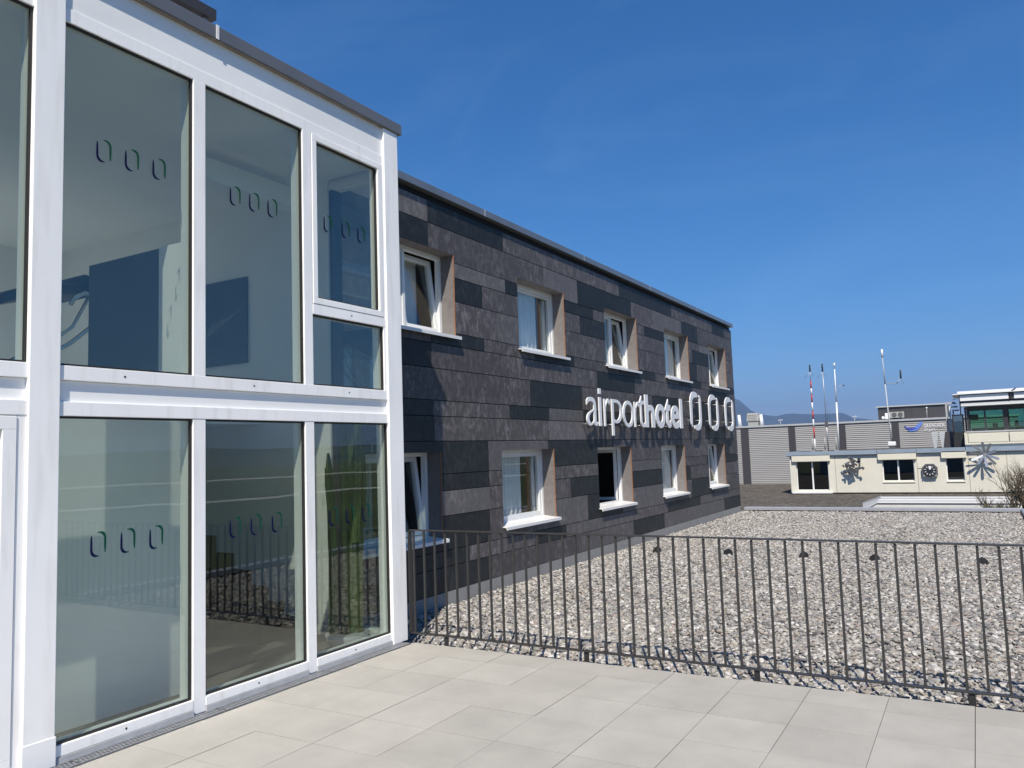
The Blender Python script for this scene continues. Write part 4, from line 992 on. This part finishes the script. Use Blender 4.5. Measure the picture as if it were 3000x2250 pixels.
# ------------------------------------------------------------------ masts on the cream roof
YM = 62.0; Zr = .962
def guys(mb, x, z, s=1): mb.tube([(x, YM, z), (x - .38 * s, YM - .1, z - .42)], .014, 5); mb.tube([(x, YM, z), (x + .22 * s, YM + .2, z - .35)], .012, 5)
m1 = thing('antenna_mast', (-10.35, YM, Zr), 'antenna mast ringed in red and white on the cream roof', 'antenna mast', 'antenna masts on the cream roof')
zs = [Zr, 1.9, 2.75, 3.35, 3.95, 4.6, 5.2, 5.65, 6.2]
for i, (a, b) in enumerate(zip(zs, zs[1:])): MB().tube([(-10.35, YM, a), (-10.35, YM, b)], .052, 8).build('pole_section', WHITEF if i % 2 == 0 else RED, m1)
MB().tube([(-10.35, YM, 6.2), (-10.35, YM, 7.0)], .022, 6).build('tip', GALV, m1)
MB().tube([(-10.35, YM, 6.9), (-10.35, YM, 7.42)], .055, 8).build('radiator', BLACK, m1)
q = MB(); guys(q, -10.35, 6.9); q.build('ground_rods', GALV, m1)
m2 = thing('antenna_mast', (-9.43, YM, Zr), 'thinnest grey antenna mast with black tip and a small cluster halfway up', 'antenna mast', 'antenna masts on the cream roof')
MB().tube([(-9.43, YM, Zr), (-9.45, YM, 3.1)], .045, 8).build('pole', GALV, m2)
MB().tube([(-9.45, YM, 3.1), (-9.47, YM, 6.95)], .028, 6).build('pole', GALV, m2)
MB().tube([(-9.47, YM, 6.85), (-9.47, YM, 7.42)], .055, 8).build('radiator', BLACK, m2)
q = MB(); guys(q, -9.47, 6.85); q.build('ground_rods', GALV, m2)
MB().tube([(-9.68, YM, 3.16), (-9.45, YM, 3.1), (-9.2, YM, 3.2)], .03, 6).tube([(-9.35, YM, 3.1), (-9.33, YM, 4.6)], .01, 4).tube([(-9.2, YM, 3.15), (-9.2, YM, 4.55)], .01, 4).box(-9.55, -9.35, YM - .08, YM + .08, 2.75, 3.12).build('cluster', BEZEL, m2)
m3 = thing('antenna_mast', (-8.7, YM, Zr), 'white antenna mast with round white tip and short side arm', 'antenna mast', 'antenna masts on the cream roof')
MB().tube([(-8.70, YM, Zr), (-8.66, YM, 4.5)], .06, 8).build('pole', WHITEF, m3)
MB().tube([(-8.66, YM, 4.5), (-8.63, YM, 6.95)], .045, 8, .035).build('pole', WHITEF, m3)
MB().tube([(-8.63, YM, 6.95), (-8.63, YM, 7.2)], .02, 6).build('tip', GALV, m3)
MB().tube([(-8.63, YM, 7.18), (-8.63, YM, 7.25), (-8.63, YM, 7.34), (-8.63, YM, 7.4)], .07, 10).build('cap', WHITEF, m3)
MB().tube([(-8.78, YM, 5.66), (-8.1, YM, 5.72)], .014, 5).build('arm', GALV, m3)
MB().tube([(-8.08, YM, 5.66), (-8.08, YM, 5.78)], .05, 8).build('sensor', BEZEL, m3)
m4 = thing('antenna_mast', (-5.34, YM, Zr), 'tallest grey antenna mast with side arm carrying a black rod', 'antenna mast', 'antenna masts on the cream roof')
MB().tube([(-5.18, YM, Zr), (-5.33, YM, 5.6)], .05, 8, .042).build('pole', LIGHTGREY, m4)
MB().tube([(-5.33, YM, 5.6), (-5.38, YM, 7.6)], .04, 8, .03).build('pole', LIGHTGREY, m4)
MB().tube([(-5.38, YM, 7.55), (-5.38, YM, 8.12)], .065, 8).build('cap', WHITEF, m4)
MB().tube([(-5.33, YM, 5.62), (-4.55, YM, 5.6), (-4.30, YM, 5.95)], .025, 6).build('arm', LIGHTGREY, m4)
MB().tube([(-4.29, YM, 5.93), (-4.29, YM, 6.52)], .055, 8).build('radiator', BLACK, m4)
q = MB(); guys(q, -4.32, 5.92, .9); q.build('ground_rods', GALV, m4)
MB().tube([(-5.12, YM, 1.5), (-5.22, YM, 3.0)], .02, 5).build('stay', GALV, m4)
bx_ = thing('roof_cabinet', (-5.1, YM - .5, Zr), 'small white topped cabinet at the foot of the tallest mast', 'cabinet')
MB().box(-5.32, -4.94, YM - .7, YM - .3, Zr, 1.2).build('housing', BEZEL, bx_); MB().box(-5.38, -4.88, YM - .75, YM - .25, 1.2, 1.5).build('hood', WHITEF, bx_, .05)
for x, lb in ((-10.46, 'grey stub post on the cream roof beside the red and white mast'), (-9.6, 'grey stub post on the cream roof beside the thinnest mast'), (-8.82, 'grey stub post on the cream roof beside the round tipped white mast')):
    s_ = thing('stub_post', (x, YM - .3, Zr), lb, 'post', 'stub posts on the cream roof')
    MB().tube([(x, YM - .3, Zr), (x, YM - .3, 1.98)], .055, 8).build('post', VENTGREY, s_)
    MB().box(x - .14, x + .16, YM - .45, YM - .15, Zr, 1.04).build('foot', VENTGREY, s_)

# ------------------------------------------------------------------ hangar
Yh = 75.0
hg = thing('hangar', (-12, 84, ZB), 'long grey hangar clad in horizontal lamellas with dark vertical strips', 'building')
HZ0, HZ1 = -2.15, 3.2
MB().box(-34, 3, Yh + .06, 96, ZG, HZ1).build('body', HANGAR_BED, hg)
STR = [(-25.4, -24.9), (-23.2, -22.6), (-19.05, -18.34), (-14.74, -14.16), (-10.43, -9.9), (-6.17, -5.64), (-1.92, -1.5)]
edges = [-34] + [v for s in STR for v in s] + [3]
for i in range(0, len(edges), 2):
    mb = MB(); z = HZ0; pt = .17
    while z < HZ1 - .02:
        mb.prism([(Yh + .055, z), (Yh, z + .02), (Yh + .012, z + pt - .035), (Yh + .055, z + pt - .03)], lambda u, v, d: (d, u, v), edges[i] + .01, edges[i + 1] - .01); z += pt
    mb.build('lamella_cladding', HANGAR, hg)
for a, b in STR: MB().box(a, b, Yh - .03, Yh + .058, HZ0, HZ1 - .01).build('vertical_strip', ANTHR, hg)
MB().box(-34.1, 3.1, Yh - .1, 96, HZ1 + .001, HZ1 + .16).build('roof_edge', LIGHTGREY, hg)
MB().box(-34, 3, Yh - .02, Yh + .055, HZ0 - .12, HZ0 - .01).build('base_rail', LIGHTGREY, hg)
pt_ = thing('roof_plant_room', (-4.9, 83, HZ1 + .16), 'dark grey plant room standing on the hangar roof', 'plant room')
MB().box(-7.65, -2.1, 80, 88, HZ1 + .161, 4.62).build('wall', ANTHR, pt_)
for xv in (-6.2, -4.9, -3.55): MB().box(xv, xv + .02, 79.994, 79.999, HZ1 + .17, 4.6).build('panel_joint', BLACK, pt_)
MB().box(-7.8, -2.0, 79.85, 88.1, 4.62, 4.72).build('roof_edge', LIGHTGREY, pt_)
ac = thing('air_conditioner', (-6.1, 79.4, 3.36), 'long grey cooling unit with white box before the plant room', 'cooling unit')
MB().box(-6.65, -5.46, 79.2, 79.7, 3.6, 4.14).build('casing', VENTGREY, ac)
for xv in (-6.25, -5.75): MB().tube([(xv, 79.16, 3.87), (xv, 79.199, 3.87)], .2, 14).build('fan', BEZEL, ac)
MB().box(-7.0, -6.6, 78.9, 79.15, 3.5, 4.05).build('white_box', WHITEF, ac, .04)
for xv in (-6.5, -5.6): MB().box(xv, xv + .06, 79.4, 79.46, 3.361, 3.6).build('leg', GALV, ac)
MB().tube([(-7.12, 78.9, 3.65), (-7.12, 78.6, 3.65)], .13, 10).build('white_drum', WHITEF, ac)
vt = thing('roof_ventilator', (-17.9, 77, 3.36), 'boxy grey roof ventilator with sloped hood near the left end of the hangar', 'ventilator')
MB().box(-18.72, -17.78, 76.6, 77.6, 3.361, 3.86).build('base', VENTGREY, vt)
MB().prism([(-18.8, 3.87), (-17.74, 3.87), (-17.8, 4.6), (-18.72, 4.6)], lambda u, v, d: (u, d, v), 76.5, 77.7).build('hood', mat('hood_grey', (.42, .41, .38), .6, var=.05), vt)
for k in range(4): MB().box(-18.7, -17.84, 76.47, 76.499, 3.95 + .15 * k, 4.02 + .15 * k).build('louvre', VENTGREY, vt)
pa = thing('vent_pipe', (-17.5, 77, 3.36), 'white tapering vent pipe touching the boxy roof ventilator', 'vent pipe')
MB().tube([(-17.5, 76.9, 3.361), (-17.53, 76.9, 4.45)], .2, 10, .13).build('pipe', WHITEF, pa)
pb_ = thing('vent_pipe', (-19.6, 77, 3.36), 'white vent pipe beside the end of the dark hotel wing', 'vent pipe')
MB().tube([(-19.55, 76.9, 3.361), (-19.62, 76.9, 4.5)], .2, 10, .13).build('pipe', WHITEF, pb_)
for x, lb in ((-15.6, 'small floodlight on the hangar roof left of the masts'), (-9.2, 'small floodlight on the hangar roof beside the plant room')):
    fl = thing('floodlight', (x, 76, 3.36), lb, 'floodlight', 'floodlights on the hangar roof')
    MB().tube([(x, 76, 3.361), (x, 76, 3.72)], .04, 6).build('stem', LIGHTGREY, fl); MB().prism([(-.2, -.04), (.22, -.02), (.2, .08), (-.16, .05)], lambda u, v, d: (x + u, 75.9 + d, 3.78 + v), 0, .2).build('head', LIGHTGREY, fl)
lp = thing('roof_lamp', (-3.6, 79, 3.36), 'thin pole lamp in front of the plant room wall', 'lamp')
MB().tube([(-3.62, 79, 3.361), (-3.6, 79, 4.3)], .025, 6).build('pole', LIGHTGREY, lp); MB().tube([(-3.6, 79, 4.28), (-3.6, 79, 4.4)], .07, 8).build('head', WHITEF, lp)
# airport sign: bird emblem and two lines of white letters
asg = thing('airport_sign', (-3.7, Yh, 2.6), 'blue bird emblem beside white letters GRENCHEN Airport on the hangar', 'sign')
Ys0, Ys1 = Yh - .05, Yh - .015
th3 = lambda u, v, d: (u, d, v)
MB().prism([(-5.22, 2.80), (-5.05, 2.66), (-4.78, 2.58), (-4.45, 2.62), (-4.22, 2.52), (-4.5, 2.44), (-4.85, 2.42), (-5.12, 2.56)], th3, Ys0, Ys1).build('wing', BLUE1, asg)
MB().prism([(-4.45, 2.62), (-4.22, 2.82), (-4.0, 3.0), (-3.80, 3.14), (-3.84, 2.86), (-3.96, 2.68), (-4.22, 2.52)], th3, Ys0, Ys1).build('wing', BLUE2, asg)
MB().prism([(-5.02, 2.34), (-4.6, 2.40), (-4.22, 2.51), (-3.97, 2.66), (-4.2, 2.38), (-4.42, 2.29), (-4.8, 2.28)], th3, Ys0, Ys1).build('wing', BLUE2, asg)
wds = [('G', .155), ('R', .15), ('E', .135), ('N', .155), ('C', .15), ('H', .15), ('E', .135), ('N', .155)]
x = -3.72; sc = 1.5 / (sum(w for _, w in wds) + .05 * 7)
t3b = lambda u, v, d: (u, Ys1 + (Ys0 - Ys1) * d, v)
for chv, w in wds: letter('letter', chv, .03, t3b, x, x + w * sc, 2.55, 2.86, WHITEF, asg); x += (w + .05) * sc
x = -3.72
for chv, w, a, b in (('A', .15, 0, .24), ('i', .035, 0, .24), ('r', .075, 0, .17), ('p', .115, -.06, .17), ('o', .12, 0, .17), ('r', .075, 0, .17), ('t', .075, 0, .22)):
    letter('letter', chv, .04, t3b, x, x + w, 2.26 + a, 2.26 + b, WHITEF, asg); x += w + .028

# ------------------------------------------------------------------ bare shrub behind the parapet
def shrub(name, base, label, hgt, spread, seed, leaves):
    rnd = random.Random(seed); t = thing(name, base, label, 'shrub')
    tr = MB(); tips = []
    def grow(p, d, L, r, lv):
        q = p; pts = [p]
        for k in range(4):
            d = (d + Vector((rnd.uniform(-.25, .25), rnd.uniform(-.25, .25), rnd.uniform(-.05, .22)))).normalized(); q = q + d * (L / 4); pts.append(q)
        tr.tube(pts, r, 5 if lv < 2 else 3, r * .55, False); tips.append((q, lv))
        if lv < 4:
            for k in range(rnd.choice((3, 4)) if lv < 3 else 3):
                s = pts[rnd.choice((2, 3, 4))]; dd = (d + Vector((rnd.uniform(-1, 1) * spread, rnd.uniform(-1, 1) * spread, rnd.uniform(.0, .6)))).normalized()
                grow(s, dd, L * rnd.uniform(.55, .8), r * .55, lv + 1)
    B = Vector(base)
    for k in range(4): grow(B + Vector((rnd.uniform(-.12, .12), rnd.uniform(-.1, .1), 0)), Vector((rnd.uniform(-.4, .4), rnd.uniform(-.3, .3), 1)).normalized(), hgt * .42, .05, 0)
    tr.build('branches', BARK, t)
    if leaves:
        lf = MB()
        for q, lv in tips:
            if lv < 2: continue
            for k in range(leaves):
                if q.z - base[2] > hgt * .62: continue
                c = q + Vector((rnd.gauss(0, .09), rnd.gauss(0, .09), rnd.gauss(0, .09))); a = Vector((rnd.gauss(0, 1), rnd.gauss(0, 1), rnd.gauss(0, 1))).normalized() * .035; b = a.orthogonal().normalized() * .018
                lf.poly([c - a, c + b, c + a, c - b])
        o = lf.build('foliage', LEAF, t); o['kind'] = 'stuff'
    return t
shrub('bare_shrub', (1.0, 35.6, ZB), 'bare twiggy shrub rising behind the right end of the roof parapet', 2.6, 1.05, 5, 1)
shrub('bare_shrub', (1.75, 36.4, ZB), 'denser bare shrub at the right edge of the photo behind the parapet', 2.7, 1.0, 12, 3)
shrub('leafy_shrub', (.55, 34.8, ZB), 'low olive leaved shrub at the foot of the bare twigs', 1.55, .95, 21, 9)

# ------------------------------------------------------------------ haze over the valley
hz_m = bpy.data.materials.new('valley_haze'); hz_m.use_nodes = True; hn = hz_m.node_tree.nodes
hn.remove(hn['Principled BSDF']); pv = hn.new('ShaderNodeVolumePrincipled')
pv.inputs['Color'].default_value = (.42, .63, 1, 1); pv.inputs['Density'].default_value = .00017; pv.inputs['Anisotropy'].default_value = .2
hz_m.node_tree.links.new(pv.outputs[0], hn['Material Output'].inputs['Volume'])
hz = MB().box(-9500, 9500, -9500, 9500, ZG - 1, 440).build('haze', hz_m); tag(hz, kind='stuff')
